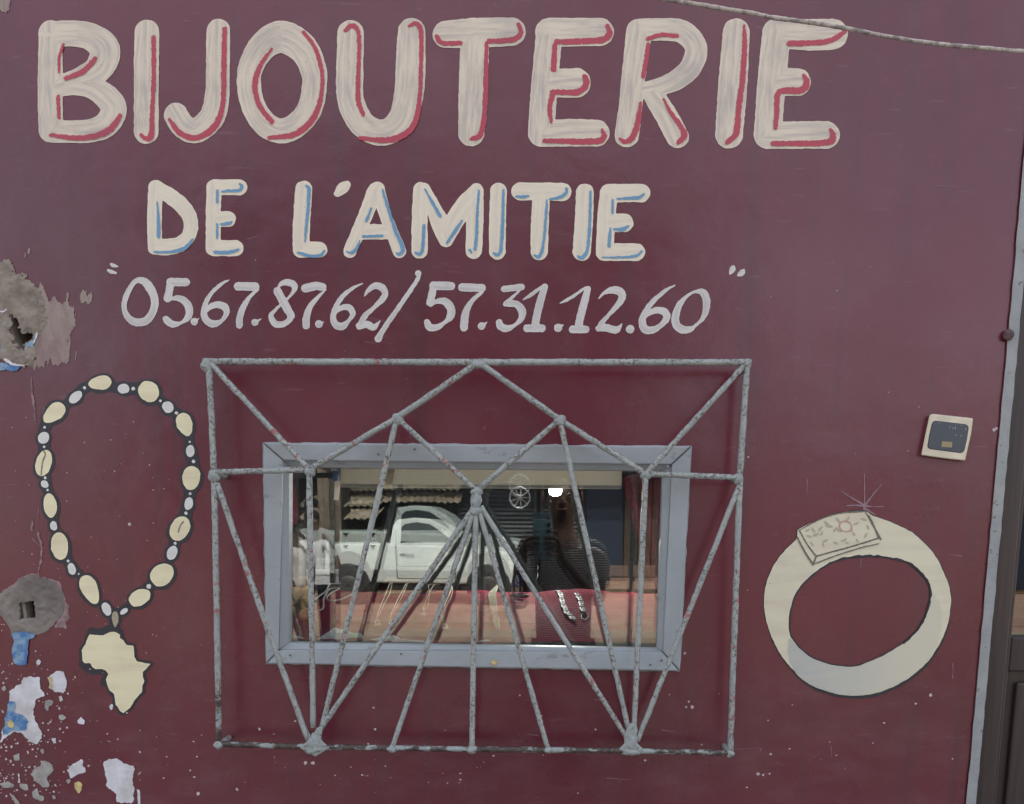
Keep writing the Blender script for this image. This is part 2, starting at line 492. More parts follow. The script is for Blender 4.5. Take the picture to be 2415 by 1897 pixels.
PAINTED = [0]
def paint(name, mat, parent, strokes=(), closed=(), polys=(), cut=(), Y=-.0006, cell=2.6, wob=.8, wobs=9, jag=0.0, jst=(1, 1), grow=0.0, relief=0.0, **kw):
    """strokes/closed: lists of (x, y, r) in photo pixels; polys: outlines; cut: outlines taken out again"""
    SS = [catmull(s, 6) if len(s) > 2 else np.array(s, float) for s in strokes] + [catmull(s, 6, True) for s in closed]
    allp = [s[:, :2] - s[:, 2:3] for s in SS] + [s[:, :2] + s[:, 2:3] for s in SS] + [np.array(p, float)[:, :2] for p in polys]
    allp = np.vstack(allp)
    lo = allp.min(0) - cell * 2 - grow - wob - jag; hi = allp.max(0) + cell * 2 + grow + wob + jag
    nx, ny = int((hi[0]-lo[0])/cell) + 2, int((hi[1]-lo[1])/cell) + 2
    gx, gy = np.meshgrid(lo[0] + np.arange(nx)*cell, lo[1] + np.arange(ny)*cell)
    G = np.stack([gx.ravel(), gy.ravel()], 1)
    D = np.full(len(G), 1e9); U = np.zeros(len(G)); Vv = np.zeros(len(G))
    for k, s in enumerate(SS):
        d, u, v = d_stroke(G, s)
        m = d < D
        D[m] = d[m]; U[m] = u[m] + 137.0 * k; Vv[m] = v[m] + 61.0 * k
    for p in polys:
        d = d_poly(G, p); m = d < D
        D[m] = d[m]; U[m] = G[m, 0] * .5; Vv[m] = G[m, 1] * .3
    for p in cut:
        D = np.maximum(D, -d_poly(G, p))
    D = D - grow + wob * vnoise(G, wobs)
    if jag:
        Gs = G * np.array(jst)
        D = D + jag * (vnoise(Gs, 14) + .7*vnoise(Gs + 50, 6) + .5*vnoise(Gs + 90, 3))
    Dg = D.reshape(ny, nx); ins = Dg < 0
    V, A, Fc, cache = [], [], [], {}
    def vid(key, p, a):
        if key not in cache:
            cache[key] = len(V); V.append(p); A.append(a)
        return cache[key]
    cellany = ins[:-1,:-1] | ins[1:,:-1] | ins[:-1,1:] | ins[1:,1:]
    for j, i in zip(*np.nonzero(cellany)):
        cs = [(j, i), (j, i+1), (j+1, i+1), (j+1, i)]
        poly = []
        for k in range(4):
            a, b = cs[k], cs[(k+1) % 4]
            ia, ib = a[0]*nx + a[1], b[0]*nx + b[1]
            if D[ia] < 0: poly.append(vid(ia, G[ia], (U[ia], Vv[ia], -D[ia])))
            if (D[ia] < 0) != (D[ib] < 0):
                t = D[ia] / (D[ia] - D[ib])
                q = ia if D[ia] < 0 else ib
                poly.append(vid((min(ia, ib), max(ia, ib)), G[ia]*(1-t) + G[ib]*t, (U[q], Vv[q], 0.0)))
        if len(poly) > 2: Fc.append(poly)
    if not Fc: return None
    PAINTED[0] += 1
    Pw = at_np(np.array(V), Y - (PAINTED[0] % 60) * 4e-6)
    if relief:
        e = np.clip(np.array(A)[:, 2] / 10, 0, 1)
        Pw[:, 1] -= relief * e * (.5 + .5*vnoise(np.array(V), 22) + .3*vnoise(np.array(V), 8))
    return mesh(name, Pw, Fc, mat, parent, smooth=bool(relief), attr=A, **kw)

# ================================================================== THE SHOP WALL
GR = 'Z'
HL = (0, 560, 4.27); K1 = (50, 850, 3.416); K2 = (150, 1350, 4.616); K3 = (0, 1300, 2.86)
G1 = (1780, 1100, 2.846)

hollow = X(HL, [(115,775),(170,820),(200,900),(240,950),(330,970),(330,1010),(270,1060),(230,1140),(190,1110),(130,1040),(110,930)])
niche = X(K3, [(130,345),(235,335),(237,450),(132,458)])
winout = [(632,1056),(1618,1064),(1592,1570),(638,1554)]
xd = at(2340, 1200).x                                        # left edge of the door opening

def wall_loop(pts, y=0.0):
    return [at(p[0], p[1], y) for p in pts]

wall = empty('shop_wall', (0, 0, 0), 'maroon painted shop front wall with hand-painted cream lettering around a small window', 'wall')
def ringed_face(outer, holes, y):
    loops = [[Vector((p.x, p.z, 0)) for p in outer]] + [[Vector((p.x, p.z, 0)) for p in h] for h in holes]
    tri = tessellate_polygon(loops)
    V = [(p.x, y, p.y) for l in loops for p in l]
    return V, [list(t) for t in tri]
outer = [Vector(p) for p in [(-5,0,0),(xd,0,0),(xd,0,2.9),(xd+.95,0,2.9),(xd+.95,0,0),(5,0,0),(5,0,4.2),(-5,0,4.2)]]
holes = [wall_loop(hollow), wall_loop(niche), wall_loop(winout)]
V, Fc = ringed_face(outer, holes, 0.0)
ws = MB(); ws.add(V, Fc)
# returns of the openings and the rest of the building shell
for h, dep in ((holes[2], .14),):
    n = len(h)
    ws.add([(p.x, 0, p.z) for p in h] + [(p.x, dep, p.z) for p in h], [[i, (i+1) % n, (i+1) % n + n, i + n] for i in range(n)])
ws.box((-5, .15, 0), (-4.85, 4, 4.2)).box((4.85, .15, 0), (5, 4, 4.2)).box((-5, 4, 0), (5, 4.15, 4.2))
ws.box((-5.3, -.05, 4.2), (5.3, 4.4, 4.32))
wallface = ws.build('wall_face', M['wall'], wall)
hb = MB()
for h, dep in ((holes[0], .075), (holes[1], .03)):
    n = len(h); c = sum(h, Vector()) / n
    hb.add([(p.x, .0005, p.z) for p in h] + [(c.x + (p.x-c.x)*1.08, dep, c.z + (p.z-c.z)*1.08) for p in h], [[i, (i+1) % n, (i+1) % n + n, i + n] for i in range(n)])
hb.build('broken_edge', M['cement'], wall)
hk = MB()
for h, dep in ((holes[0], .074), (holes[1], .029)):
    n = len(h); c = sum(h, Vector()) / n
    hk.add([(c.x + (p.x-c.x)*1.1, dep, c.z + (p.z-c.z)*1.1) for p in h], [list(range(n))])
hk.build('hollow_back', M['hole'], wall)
a, b = at(66, 1417, .018), at(70, 1457, .018)
MB().prism([(a.x-.004,.004,a.z),(a.x+.003,.004,a.z),(b.x+.004,.004,b.z),(b.x-.002,.004,b.z)], [(a.x-.004,.026,a.z),(a.x+.003,.026,a.z),(b.x+.004,.026,b.z),(b.x-.002,.026,b.z)]).build('niche_divider', M['cement3'], wall)
for (u, v, ru, rv, sd) in ((225,700,55,32,1),(285,740,40,40,2),(230,780,60,45,3),(265,850,50,55,4)):
    p = at(u/4.27, 560+v/4.27, .004)
    MB().blob(p, (ru/4.27*.00084, .006, rv/4.27*.00084), sd, .2).build('rubble_lump', M['oldgrey'] if sd < 3 else M['cement'], wall, smooth=True)

# ---------------- damage: cement patches and peeled layers
paint('cement_patch', M['cement'], wall, polys=[X(HL, [(-30,250),(80,235),(130,310),(150,380),(270,385),(300,450),(370,500),(430,560),(470,700),(450,880),(400,1000),(360,1180),(320,1290),(240,1300),(60,1240),(-30,1240)])], cut=[hollow], jag=6, wob=1.5, cell=2.0, Y=-.0012, relief=.003)
paint('cement_patch', M['cement2'], wall, polys=[X(HL, [(350,520),(420,490),(480,640),(600,640),(640,545),(705,530),(690,650),(740,720),(760,900),(700,960),(720,1080),(725,1250),(690,1280),(560,1240),(480,1290),(330,1290),(400,900)]), X(HL, [(790,590),(850,550),(905,600),(890,640),(820,640)]), X(HL, [(245,180),(280,130),(305,130),(300,155),(255,190)])], cut=[hollow], jag=11, jst=(1.3, .28), wob=2, wobs=5, cell=1.8, Y=-.0008)
paint('blue_peeled_layer', M['oldblue'], wall, polys=[X(HL, [(-40,1255),(40,1270),(120,1290),(210,1290),(180,1340),(110,1350),(60,1335),(-40,1340)]), X(HL, [(-40,750),(30,745),(35,790),(0,820),(-40,830)]), X(HL, [(-40,1060),(10,1070),(15,1200),(-40,1200)])], jag=1.5, Y=-.0022)
paint('blue_peeled_layer', M['oldblue'], wall, polys=[X(HL, [(262,1075),(330,1030),(362,960),(372,1000),(335,1085),(325,1190),(312,1265),(285,1262),(240,1150)])], cut=[hollow], jag=1.0, Y=-.0024)
paint('whitewash_rim', M['oldwhite'], wall, strokes=[X(HL, [(-10,742,7),(30,748,8),(68,722,4)]), X(HL, [(372,930,5),(366,1000,7),(335,1070,6)]), X(HL, [(50,1230,14),(130,1278,12),(230,1290,7),(290,1275,5)])], wob=1, wobs=4, Y=-.003)
paint('round_cement_patch', M['cement3'], wall, polys=[X(K3, [(-40,290),(40,262),(100,230),(140,185),(210,165),(300,180),(370,215),(415,270),(432,340),(425,420),(380,480),(330,540),(240,570),(160,550),(80,565),(60,510),(20,450),(-40,400)])], cut=[niche], jag=2.0, wob=1.5, Y=-.0012, relief=.004)
paint('peeled_rim', M['rimpeel'], wall, polys=[X(K3, [(355,200),(400,200),(420,270),(445,330),(455,390),(465,420),(450,520),(400,520),(330,540),(380,480),(432,400),(420,300)])], jag=4, wobs=4, Y=-.0007)
paint('peeled_rim', M['rimpeel'], wall, strokes=[X(K3, [(-5,285,7),(45,258,9),(100,228,8),(150,182,8),(215,163,8),(300,178,7),(360,205,9)])], jag=2, wobs=4, Y=-.0008)
paint('blue_peeled_layer', M['oldblue'], wall, polys=[X(K3, [(80,560),(140,545),(240,560),(225,590),(195,600),(188,650),(182,770),(130,770),(95,755),(85,710),(72,690),(92,600)])], jag=2, Y=-.0024)

paint('cement_patch', M['cement2'], wall, polys=[[(-10,-10),(28,-10),(26,10),(14,30),(-10,24)]], jag=4, cell=2, Y=-.0008)
# ---------------- peeled chips of the maroon coat, down to the whitewash
chips = [
 ('oldwhite', [(160,850),(215,858),(270,845),(275,920),(305,950),(305,980),(240,995),(228,1080),(240,1160),(275,1215),(285,1270),(250,1300),(190,1285),(150,1230),(110,1215),(60,1240),(8,1285),(15,1220),(45,1120),(65,1030),(60,940),(150,900)]),
 ('oldwhite', [(322,855),(398,800),(432,810),(447,880),(430,958),(380,950),(328,925)]),
 ('oldgrey', [(208,1500),(262,1450),(300,1405),(330,1420),(365,1455),(350,1500),(322,1520),(330,1590),(300,1597),(262,1570),(232,1555)]),
 ('oldwhite', [(458,1480),(490,1440),(540,1410),(566,1425),(577,1490),(530,1510),(480,1527)]),
 ('oldwhite', [(702,1420),(735,1400),(798,1398),(850,1435),(900,1442),(912,1470),(890,1540),(908,1600),(900,1690),(860,1710),(790,1690),(780,1640),(740,1610),(715,1585),(722,1540),(705,1480)]),
 ('oldyellow', [(500,1562),(528,1550),(552,1575),(545,1610),(530,1638),(505,1600)]),
 ('oldgrey', [(85,1375),(128,1365),(128,1410),(100,1410)]),
 ('oldgrey', [(130,1565),(180,1570),(190,1610),(165,1618),(130,1590)]),
 ('oldgrey', [(215,1625),(250,1600),(265,1645),(300,1655),(290,1685),(240,1675),(220,1660)]),
 ('oldgrey', [(5,1570),(50,1550),(100,1575),(90,1595),(20,1600)]),
 ('oldwhite', [(925,1608),(945,1610),(950,1750),(928,1750)]),
 ('oldwhite', [(520,1145),(545,1120),(570,1145),(565,1168),(525,1165)]),
 ('oldgrey', [(305,1010),(340,1000),(362,1015),(350,1040),(325,1045),(322,1075),(304,1060)]),
 ('oldgrey', [(5,915),(35,905),(48,930),(25,950)]),
 ('oldgrey', [(70,1640),(95,1650),(140,1720),(110,1725)]),
 ('oldwhite', [(120,1495),(135,1500),(140,1570),(118,1565)]),
 ('oldwhite', [(240,740),(260,728),(277,750),(265,770),(248,765)]),
 ('oldwhite', [(738,1050),(752,1025),(768,1040),(762,1065),(745,1075)]),
 ('oldgrey', [(398,1110),(425,1105),(443,1125),(420,1140),(402,1132)]),
 ('oldwhite', [(348,1262),(375,1265),(380,1295),(358,1300)]),
 ('oldgrey', [(272,1345),(290,1335),(302,1358),(285,1370)]),
 ('oldgrey', [(350,1650),(368,1645),(378,1665),(360,1680)]),
 ('oldgrey', [(440,1545),(470,1538),(482,1552),(460,1575)]),
 ('oldwhite', [(395,980),(418,975),(425,1005),(408,1012)]),
 ('oldgrey', [(255,1655),(290,1650),(298,1680),(270,1688)]),
]
for k, (m, P) in enumerate(chips):
    big = k in (0, 1, 2, 3, 4)
    paint('peeled_chip', M[m], wall, polys=[X(K3, P)], jag=2.6 if big else 1.3, wob=.6, cell=2.2, Y=-.0009 - k * 2e-5)
paint('peeled_chip', M['oldblue'], wall, polys=[X(K3, [(62,1015),(95,1020),(105,1085),(150,1110),(188,1150),(170,1215),(115,1205),(60,1225),(18,1245),(28,1130),(50,1080)])], jag=2.5, Y=-.0019)
paint('peeled_chip', M['oldyellow'], wall, polys=[X(K3, [(38,1150),(75,1140),(95,1165),(85,1200),(55,1180)])], jag=1.5, Y=-.0024)
paint('peeled_chip', M['oldyellow'], wall, polys=[X(K3, [(326,850),(345,850),(352,910),(358,935),(335,925)])], jag=1.5, Y=-.0019)
# tiny flecks nobody could count: lower left spray, and a thin scatter along the foot of the wall
fl = MB()
def fleck(x, y, r, dx=1.0, Y=-.0007):
    k = random.randint(5, 7); ph = random.random() * 6
    ring = [(x + math.cos(ph + 6.283*i/k)*r*dx*random.uniform(.6, 1.2), y + math.sin(ph + 6.283*i/k)*r*random.uniform(.6, 1.2)) for i in range(k)]
    fl.add([at(a, b, Y) for a, b in ring], [list(range(k))])
for _ in range(210):
    x = min(330, random.expovariate(1/95)); y = random.triangular(1500, 1900, 1850)
    fleck(x, y, random.choice((1.2, 1.6, 2.2, 3.0)), Y=-.0007 - random.random()*1e-4)
for _ in range(60):
    fleck(random.uniform(0, 400), random.triangular(900, 1560, 1500), random.uniform(.8, 1.8))
for _ in range(75):
    fleck(random.uniform(250, 2270), random.triangular(1600, 1890, 1830), random.uniform(.7, 2.4), 1.4)
for _ in range(45):
    fleck(random.uniform(300, 2300), random.uniform(560, 1600), random.uniform(.7, 1.6))
for (x, y, r) in ((1788,1826,4),(1800,1828,3),(1815,1825,3),(559,1862,4),(458,1833,3.5),(467,1872,4.5),(612,1720,4),(885,1720,3.5),(738,1800,5),(1615,1541,3.5),(1618,1668,3),(2195,1640,4.5),(543,1222,3),(540,1230,2.5),(1765,1078,2.5),(2345,1014,5),(2350,1011,4),(1624,1655,3),(1632,1668,5),(305,1237,4),(720,1800,5),(270,1112,2),(2085,1705,3),(2160,1660,3)):
    fleck(x, y, r)
fl.build('paint_flecks', M['fleck'], wall, kind='stuff')
scr = MB()
for (x0,y0,x1,y1) in ((583,565,614,555),(323,690,334,684),(349,676,360,670),(2247,1565,2248,1585),(2031,1318,2030,1340),(2247,1600,2246,1584),(1904,1130,1903,1168),(1786,1828,1822,1822),(1700,1770,1798,1764),(610,1342,618,1338),(2268,1312,2240,1308),(1270,1735,1240,1732),(75,1270,95,1290),(92,1200,86,1240),(90,1255,98,1300),(96,1330,90,1350),(78,1400,84,1375),(74,890,76,960),(104,960,100,990),(1430,1835,1490,1840),(1960,1760,1961,1790),(1400,1650,1440,1655),(1560,1722,1600,1728)):
    a, b = at(x0, y0, -.0008), at(x1, y1, -.0008); w = Vector((.0007, 0, .0006))
    scr.add([a - w, b - w*.3, b + w*.3, a + w], [[0,1,2,3]])
scr.build('scratches', M['faint'], wall, kind='stuff')
# a long pencil-thin chip line down the left edge
for pts in ([(74,905),(76,930),(80,960),(84,1000)], [(90,1258),(98,1290),(97,1320),(90,1350),(86,1385)], [(76,1230),(74,1250)]):
    paint('peeled_line', M['rimpeel'], wall, strokes=[[(x, y, 2.0) for x, y in pts]], wob=2.5, wobs=5, cell=1.6, Y=-.0009)

# ---------------- the lettering
T1 = (0, 0, 2.719); T2 = (700, 0, 2.719); T3 = (1400, 0, 2.719)
big = [
 ('B', T1, [[(325,205,76),(322,500,80),(325,835,78)], [(330,222,84),(470,216,84),(590,240,88),(672,320,98),(640,430,92),(540,500,80),(400,545,62)], [(350,560,70),(480,540,70),(620,575,74),(726,680,84),(690,790,82),(590,838,76),(460,845,72),(330,842,74)]],
  [[(405,285,9),(380,370,9),(377,465,6)], [(420,505,13),(510,470,17),(570,425,17),(612,372,12)], [(372,620,12),(377,755,12)], [(325,866,12),(480,885,16),(620,870,18),(710,825,20),(770,742,14)]]),
 ('I', T1, [[(942,208,80),(938,500,80),(938,845,79)]], [[(985,242,14),(985,500,14),(975,700,13),(968,868,18),(935,890,14),(905,865,12)]]),
 ('J', T1, [[(1400,198,76),(1397,450,76),(1392,620,78),(1365,740,82),(1300,815,80),(1235,842,78),(1170,805,78),(1128,738,77)]], [[(1440,186,15),(1435,450,17),(1430,650,16),(1395,780,20),(1320,860,20),(1230,885,18),(1150,850,18),(1085,768,12)]]),
 ('O', T1, 'closed', [[(1945,208,12),(2010,290,13),(2050,400,14),(2068,540,12),(2040,690,16),(1985,790,20),(1880,865,18),(1725,885,13)], [(1742,315,8),(1680,400,14),(1640,500,17),(1640,600,17),(1670,690,17),(1742,780,16)]]),
 ('U', T2, [[(345,215,85),(340,450,87),(345,640,86),(400,770,84),(470,832,84),(540,852,84),(620,825,84),(690,730,90),(724,560,95),(730,380,95),(736,205,88)]], [[(308,198,10),(350,165,16),(390,195,14),(400,300,12),(393,500,14),(395,650,16),(425,735,13)], [(718,168,9),(760,150,14),(795,200,15),(797,400,13),(790,600,14),(760,780,18),(680,870,20),(560,900,18),(405,885,12)]]),
 ('T', T2, [[(958,222,87),(1150,212,97),(1376,205,91)], [(1142,240,92),(1130,600,92),(1118,855,84)]], [[(897,232,12),(930,275,15),(1050,277,14)], [(1420,155,12),(1436,215,16),(1380,255,18),(1230,265,15)], [(1217,275,12),(1212,500,15),(1205,700,16),(1180,860,18),(1122,893,14)]]),
 ('E', T2, [[(1620,205,84),(1592,500,85),(1566,858,84)], [(1620,208,92),(1944,206,89)], [(1620,535,90),(1790,532,95)], [(1566,858,84),(1760,852,88),(1920,855,86)]], [[(1990,162,12),(2005,215,20),(1960,255,20),(1820,265,18),(1665,268,16)], [(1655,290,16),(1648,445,18)], [(1848,492,18),(1855,540,20),(1800,590,20),(1640,590,16)], [(1640,600,16),(1622,700,16),(1632,780,10)], [(1958,832,10),(1968,880,18),(1900,908,20),(1590,903,15)]]),
 ('R', T3, [[(292,205,84),(255,500,76),(235,700,76),(212,868,78)], [(300,192,73),(450,190,72),(570,205,74),(655,300,72),(630,420,70),(545,505,66),(440,552,58),(340,575,52)], [(385,610,68),(470,750,72),(538,878,73)]], [[(350,285,12),(335,400,15),(318,490,13)], [(350,250,14),(430,225,14),(538,232,12)], [(302,660,10),(285,780,18),(250,880,20),(200,910,14),(168,888,9)], [(448,635,7),(500,730,12),(560,810,15),(580,870,20),(545,915,15)]]),
 ('I', T3, [[(915,205,86),(892,550,93),(868,865,89)]], [[(965,165,9),(968,300,16),(955,500,18),(930,700,18),(915,850,20),(858,915,15)]]),
 ('E', T3, [[(1172,212,90),(1145,500,92),(1115,866,88)], [(1180,215,94),(1400,224,102),(1532,220,98)], [(1150,528,88),(1304,527,89)], [(1115,868,87),(1490,866,88)]], [[(1255,280,18),(1400,275,17),(1520,260,17),(1612,203,13)], [(1350,485,12),(1368,530,20),(1330,580,22),(1190,590,18),(1175,720,17),(1165,820,14)], [(1518,828,10),(1535,870,18),(1490,915,20),(1150,922,15)]]),
]
ORD = ('first', 'second', 'third', 'fourth', 'fifth', 'sixth', 'seventh', 'eighth', 'ninth', 'tenth')
for k, (ch, T, S, R) in enumerate(big):
    if S == 'closed':
        cl = [X(T, [(1808,237,104),(1940,310,96),(2008,440,84),(2017,540,80),(1990,690,80),(1905,800,80),(1803,841,80),(1700,795,80),(1628,690,78),(1597,550,77),(1612,420,80),(1690,295,92)])]
        o = paint('letter', M['cream'], wall, closed=cl, label='large cream painted letter %s with red lines, %s of the top line' % (ch, ORD[k]))
    else:
        o = paint('letter', M['cream'], wall, strokes=[X(T, s) for s in S], label='large cream painted letter %s with red lines, %s of the top line' % (ch, ORD[k]))
    for s in R:
        paint('red_line', M['redline'], o, strokes=[X(T, s)], wob=1.4, wobs=4, cell=2.0, Y=-.0014)

M1 = (330, 410, 4.833); M2 = (780, 410, 5.4375); M3 = (1140, 410, 5.179)
mid = [
 ('D', M1, [[(180,155,84),(165,500,84),(172,838,84)], [(180,158,84),(330,248,88),(468,352,88),(555,470,86),(583,595,82),(545,725,82),(440,812,88),(300,835,94),(172,838,84)]], [[(195,310,7),(205,450,14),(212,600,20),(212,715,20)], [(165,895,13),(300,893,14),(420,880,20),(520,840,22),(602,748,12)]]),
 ('E', M1, [[(845,152,86),(835,500,84),(836,850,86)], [(850,155,90),(1135,157,90)], [(850,515,88),(1005,517,88)], [(840,850,90),(1090,850,92)]], [[(880,190,15),(880,325,14)], [(930,205,7),(1000,195,16),(1120,190,16),(1160,150,18),(1138,112,12)], [(880,580,14),(880,730,12)], [(925,575,12),(1000,570,20),(1040,550,14)], [(855,895,18),(1000,898,20),(1122,868,13)]]),
 ('L', M1, [[(1868,178,97),(1855,350,99),(1838,650,97),(1838,860,96)], [(1838,866,92),(2045,867,90)]], [[(1888,135,10),(1925,180,20),(1915,400,18),(1895,600,16),(1883,780,9)], [(1805,900,16),(1930,935,18),(2050,935,18),(2102,878,13)]]),
 ("apostrophe", M2, [[(82,255,44),(150,190,72),(210,142,50)]], []),
 ('A', M2, [[(245,995,84),(330,800,88),(440,550,93),(555,250,98),(600,188,88)], [(605,190,86),(690,500,78),(800,790,84),(882,995,88)], [(420,745,99),(720,745,99)]], [[(665,210,16),(740,450,20),(830,730,22),(905,900,25),(925,985,25),(885,1030,25),(845,1015,12)], [(520,445,14),(455,610,18)], [(415,805,18),(660,798,18)], [(372,858,7),(330,960,22),(265,1015,20),(208,1000,10)]]),
 ('M', M2, [[(1152,200,92),(1140,600,102),(1141,985,104)], [(1190,200,88),(1330,470,100),(1440,700,128),(1478,850,94)], [(1478,850,94),(1560,650,122),(1720,400,118),(1868,212,90)], [(1868,212,90),(1850,600,110),(1834,985,106)]], [[(1205,190,8),(1280,330,18),(1402,540,22)], [(1195,660,18),(1185,850,22),(1170,1000,22),(1125,1030,22),(1083,1012,12)], [(1685,600,10),(1590,740,22),(1490,890,16)], [(1900,215,14),(1880,500,18),(1868,800,20),(1850,970,20)], [(1785,980,20),(1808,1010,14)]]),
 ('I', M3, [[(185,208,100),(172,600,104),(170,948,102)]], [[(243,200,16),(238,500,18),(222,850,20),(205,960,20),(165,990,18),(123,968,11)]]),
 ('T', M3, [[(450,216,110),(700,216,108),(962,222,112)], [(706,250,105),(690,600,108),(682,952,105)]], [[(392,278,12),(470,283,20),(552,272,9)], [(1015,175,14),(1010,230,18),(940,285,20),(812,310,15)], [(775,320,10),(770,450,17),(745,750,17),(710,960,18),(670,1015,22),(623,998,11)]]),
 ('I', M3, [[(1240,228,108),(1226,600,112),(1200,955,110)]], [[(1310,215,14),(1300,600,18),(1275,900,18),(1235,1000,25),(1190,1030,20),(1148,1003,9)]]),
 ('E', M3, [[(1532,235,108),(1505,500,110),(1482,955,110)], [(1532,237,110),(1928,236,112)], [(1505,600,112),(1720,600,112)], [(1482,957,108),(1870,958,107)]], [[(1580,320,14),(1578,480,14)], [(1638,305,11),(1780,300,18),(1900,290,22),(1962,248,13)], [(1555,665,10),(1540,800,20),(1535,890,16)], [(1600,680,14),(1700,680,25),(1768,642,13)], [(1448,1022,11),(1700,1020,14),(1870,1000,16),(1935,945,14)]]),
]
for k, (ch, T, S, R) in enumerate(mid):
    o = paint('letter', M['cream2'], wall, strokes=[X(T, s) for s in S], cell=2.2,
              label='cream painted %s%s with blue lines, %s of the second line' % ('' if len(ch) > 1 else 'letter ', ch, ORD[k]) if R else 'cream painted apostrophe between the L and the A')
    for s in R:
        paint('blue_line', M['blueline'], o, strokes=[X(T, s)], wob=1.0, wobs=4, cell=1.7, Y=-.0014)

N1 = (240, 620, 5.4375); N2 = (640, 620, 5.724); N3 = (980, 620, 5.724); N4 = (1340, 620, 4.943)
digits = [
 ('quotation_mark', N1, [[(115,15,12),(150,35,24),(205,50,9)]], 0), ('quotation_mark', N1, [[(80,95,14),(120,115,24),(180,132,14)]], 0),
 ('0', N1, 0, [[(430,238,30),(340,370,35),(288,520,34),(302,640,36),(372,735,45),(480,765,52),(580,735,50),(660,620,48),(680,480,50),(648,380,54),(590,285,55),(525,230,44)]]),
 ('5', N1, [[(885,248,54),(1080,250,52)], [(882,240,48),(868,350,48),(845,455,52)], [(900,462,20),(990,455,38),(1075,505,48),(1122,600,50),(1105,700,42),(1020,768,22),(920,790,42),(850,755,46),(822,722,40)]], 0),
 ('dot', N1, [[(1187,755,48)], [(1200,748,20),(1246,714,5)]], 0),
 ('6', N1, [[(1638,218,6),(1540,268,20),(1420,375,25),(1340,500,30),(1308,640,40),(1350,745,46),(1440,785,46),(1540,740,26),(1600,650,34),(1580,570,46),(1490,538,44),(1400,562,36),(1340,622,18)]], 0),
 ('7', N1, [[(1748,302,54),(1968,306,54)], [(2010,342,12),(1900,435,25),(1815,570,38),(1770,700,42),(1766,800,44)]], 0),
 ('dot', N1, [[(1965,765,46)], [(1980,762,20),(2042,718,5)]], 0),
 ('8', N2, [[(82,382,54),(180,560,56),(268,715,50)], [(95,325,16),(160,272,38),(260,272,46),(315,325,42),(285,410,22),(200,505,14)], [(130,560,14),(50,640,22),(-5,720,34),(50,822,46),(150,832,40),(230,785,38),(268,720,46)]], 0),
 ('7', N2, [[(462,345,58),(600,315,56),(690,325,52)], [(735,362,10),(625,470,25),(520,600,38),(472,750,48),(470,850,50)]], 0),
 ('dot', N2, [[(642,828,52)], [(660,815,22),(710,800,5)]], 0),
 ('6', N2, [[(1230,280,8),(1100,342,22),(960,455,32),(870,600,35),(832,740,40),(870,835,48),(955,860,50),(1045,780,26),(1100,690,38),(1060,612,44),(980,600,40),(895,640,28),(855,700,18)]], 0),
 ('2', N2, [[(1255,452,7),(1310,372,28),(1400,312,44),(1490,335,50),(1535,410,42),(1500,490,40),(1380,610,28),(1262,720,38),(1195,850,42)], [(1190,852,50),(1290,832,48),(1370,870,46),(1420,840,28),(1468,784,6)]], 0),
 ('slash', N2, [[(1982,145,42)], [(1990,170,26),(1975,220,26),(1880,370,30),(1720,600,32),(1560,830,34),(1450,1000,40),(1445,1028,46),(1495,1005,10)]], 0),
 ('5', N3, [[(245,310,58),(478,316,56)], [(242,330,48),(215,450,50),(190,540,46)], [(205,575,20),(290,520,33),(400,525,50),(478,620,56),(468,730,50),(395,805,26),(290,872,42),(190,870,50),(155,805,42)]], 0),
 ('7', N3, [[(632,332,56),(895,342,54)], [(900,390,22),(760,520,32),(682,660,48),(658,800,55),(655,880,50)]], 0),
 ('dot', N3, [[(890,855,52)], [(915,845,22),(966,802,5)]], 0),
 ('3', N3, [[(1195,355,42),(1430,328,46)], [(1400,385,13),(1300,470,22),(1212,560,32)], [(1235,548,44),(1360,560,48),(1438,650,54),(1425,760,40),(1335,845,24),(1230,888,48),(1150,860,50),(1130,805,44)]], 0),
 ('1', N3, [[(1450,502,7),(1560,432,26),(1680,342,20),(1740,300,14)], [(1745,325,44),(1690,500,50),(1640,700,52),(1612,850,50)], [(1505,885,52),(1705,885,52)]], 0),
 ('dot', N3, [[(1925,878,56)], [(1960,855,22),(1990,845,10)]], 0),
 ('1', N4, [[(-91,471,7),(-9,432,18),(90,370,18),(200,290,12)], [(228,305,36),(190,450,44),(150,600,45),(122,730,45)], [(52,778,44),(203,778,44)]], 0),
 ('2', N4, [[(355,420,6),(420,352,20),(520,318,42),(605,338,48),(630,405,42),(580,490,35),(470,612,22),(390,705,30),(350,775,24)], [(355,765,36),(450,760,44),(550,785,42),(600,750,23),(630,708,5)]], 0),
 ('dot', N4, [[(722,775,50)]], 0),
 ('6', N4, [[(1245,262,6),(1140,320,20),(1010,430,28),(920,540,32),(865,670,42),(890,768,48),(980,785,42),(1080,730,30),(1148,645,42),(1125,575,44),(1040,552,38),(955,582,32),(905,620,18)]], 0),
 ('0', N4, 0, [[(1570,345,40),(1612,440,44),(1605,560,38),(1560,660,24),(1480,735,18),(1420,775,35),(1335,780,46),(1262,725,46),(1250,630,44),(1292,500,36),(1370,402,22),(1465,342,16)]]),
 ('quotation_mark', N4, [[(1925,42,12),(1915,80,34),(1888,125,12)], ], 0), ('quotation_mark', N4, [[(2048,82,12),(2022,120,34),(1980,148,14)]], 0),
]
for ch, T, S, Cl in digits:
    nm = ch if len(ch) > 1 else 'digit'
    nm = {'dot': 'full_stop', 'slash': 'slash'}.get(nm, nm)
    paint(nm, M['white'], wall, strokes=[X(T, s) for s in S] if S else (), closed=[X(T, s) for s in Cl] if Cl else (), cell=1.8, wob=.7, wobs=4,
          label=('white brushed digit %s of the telephone numbers' % ch) if nm == 'digit' else None)

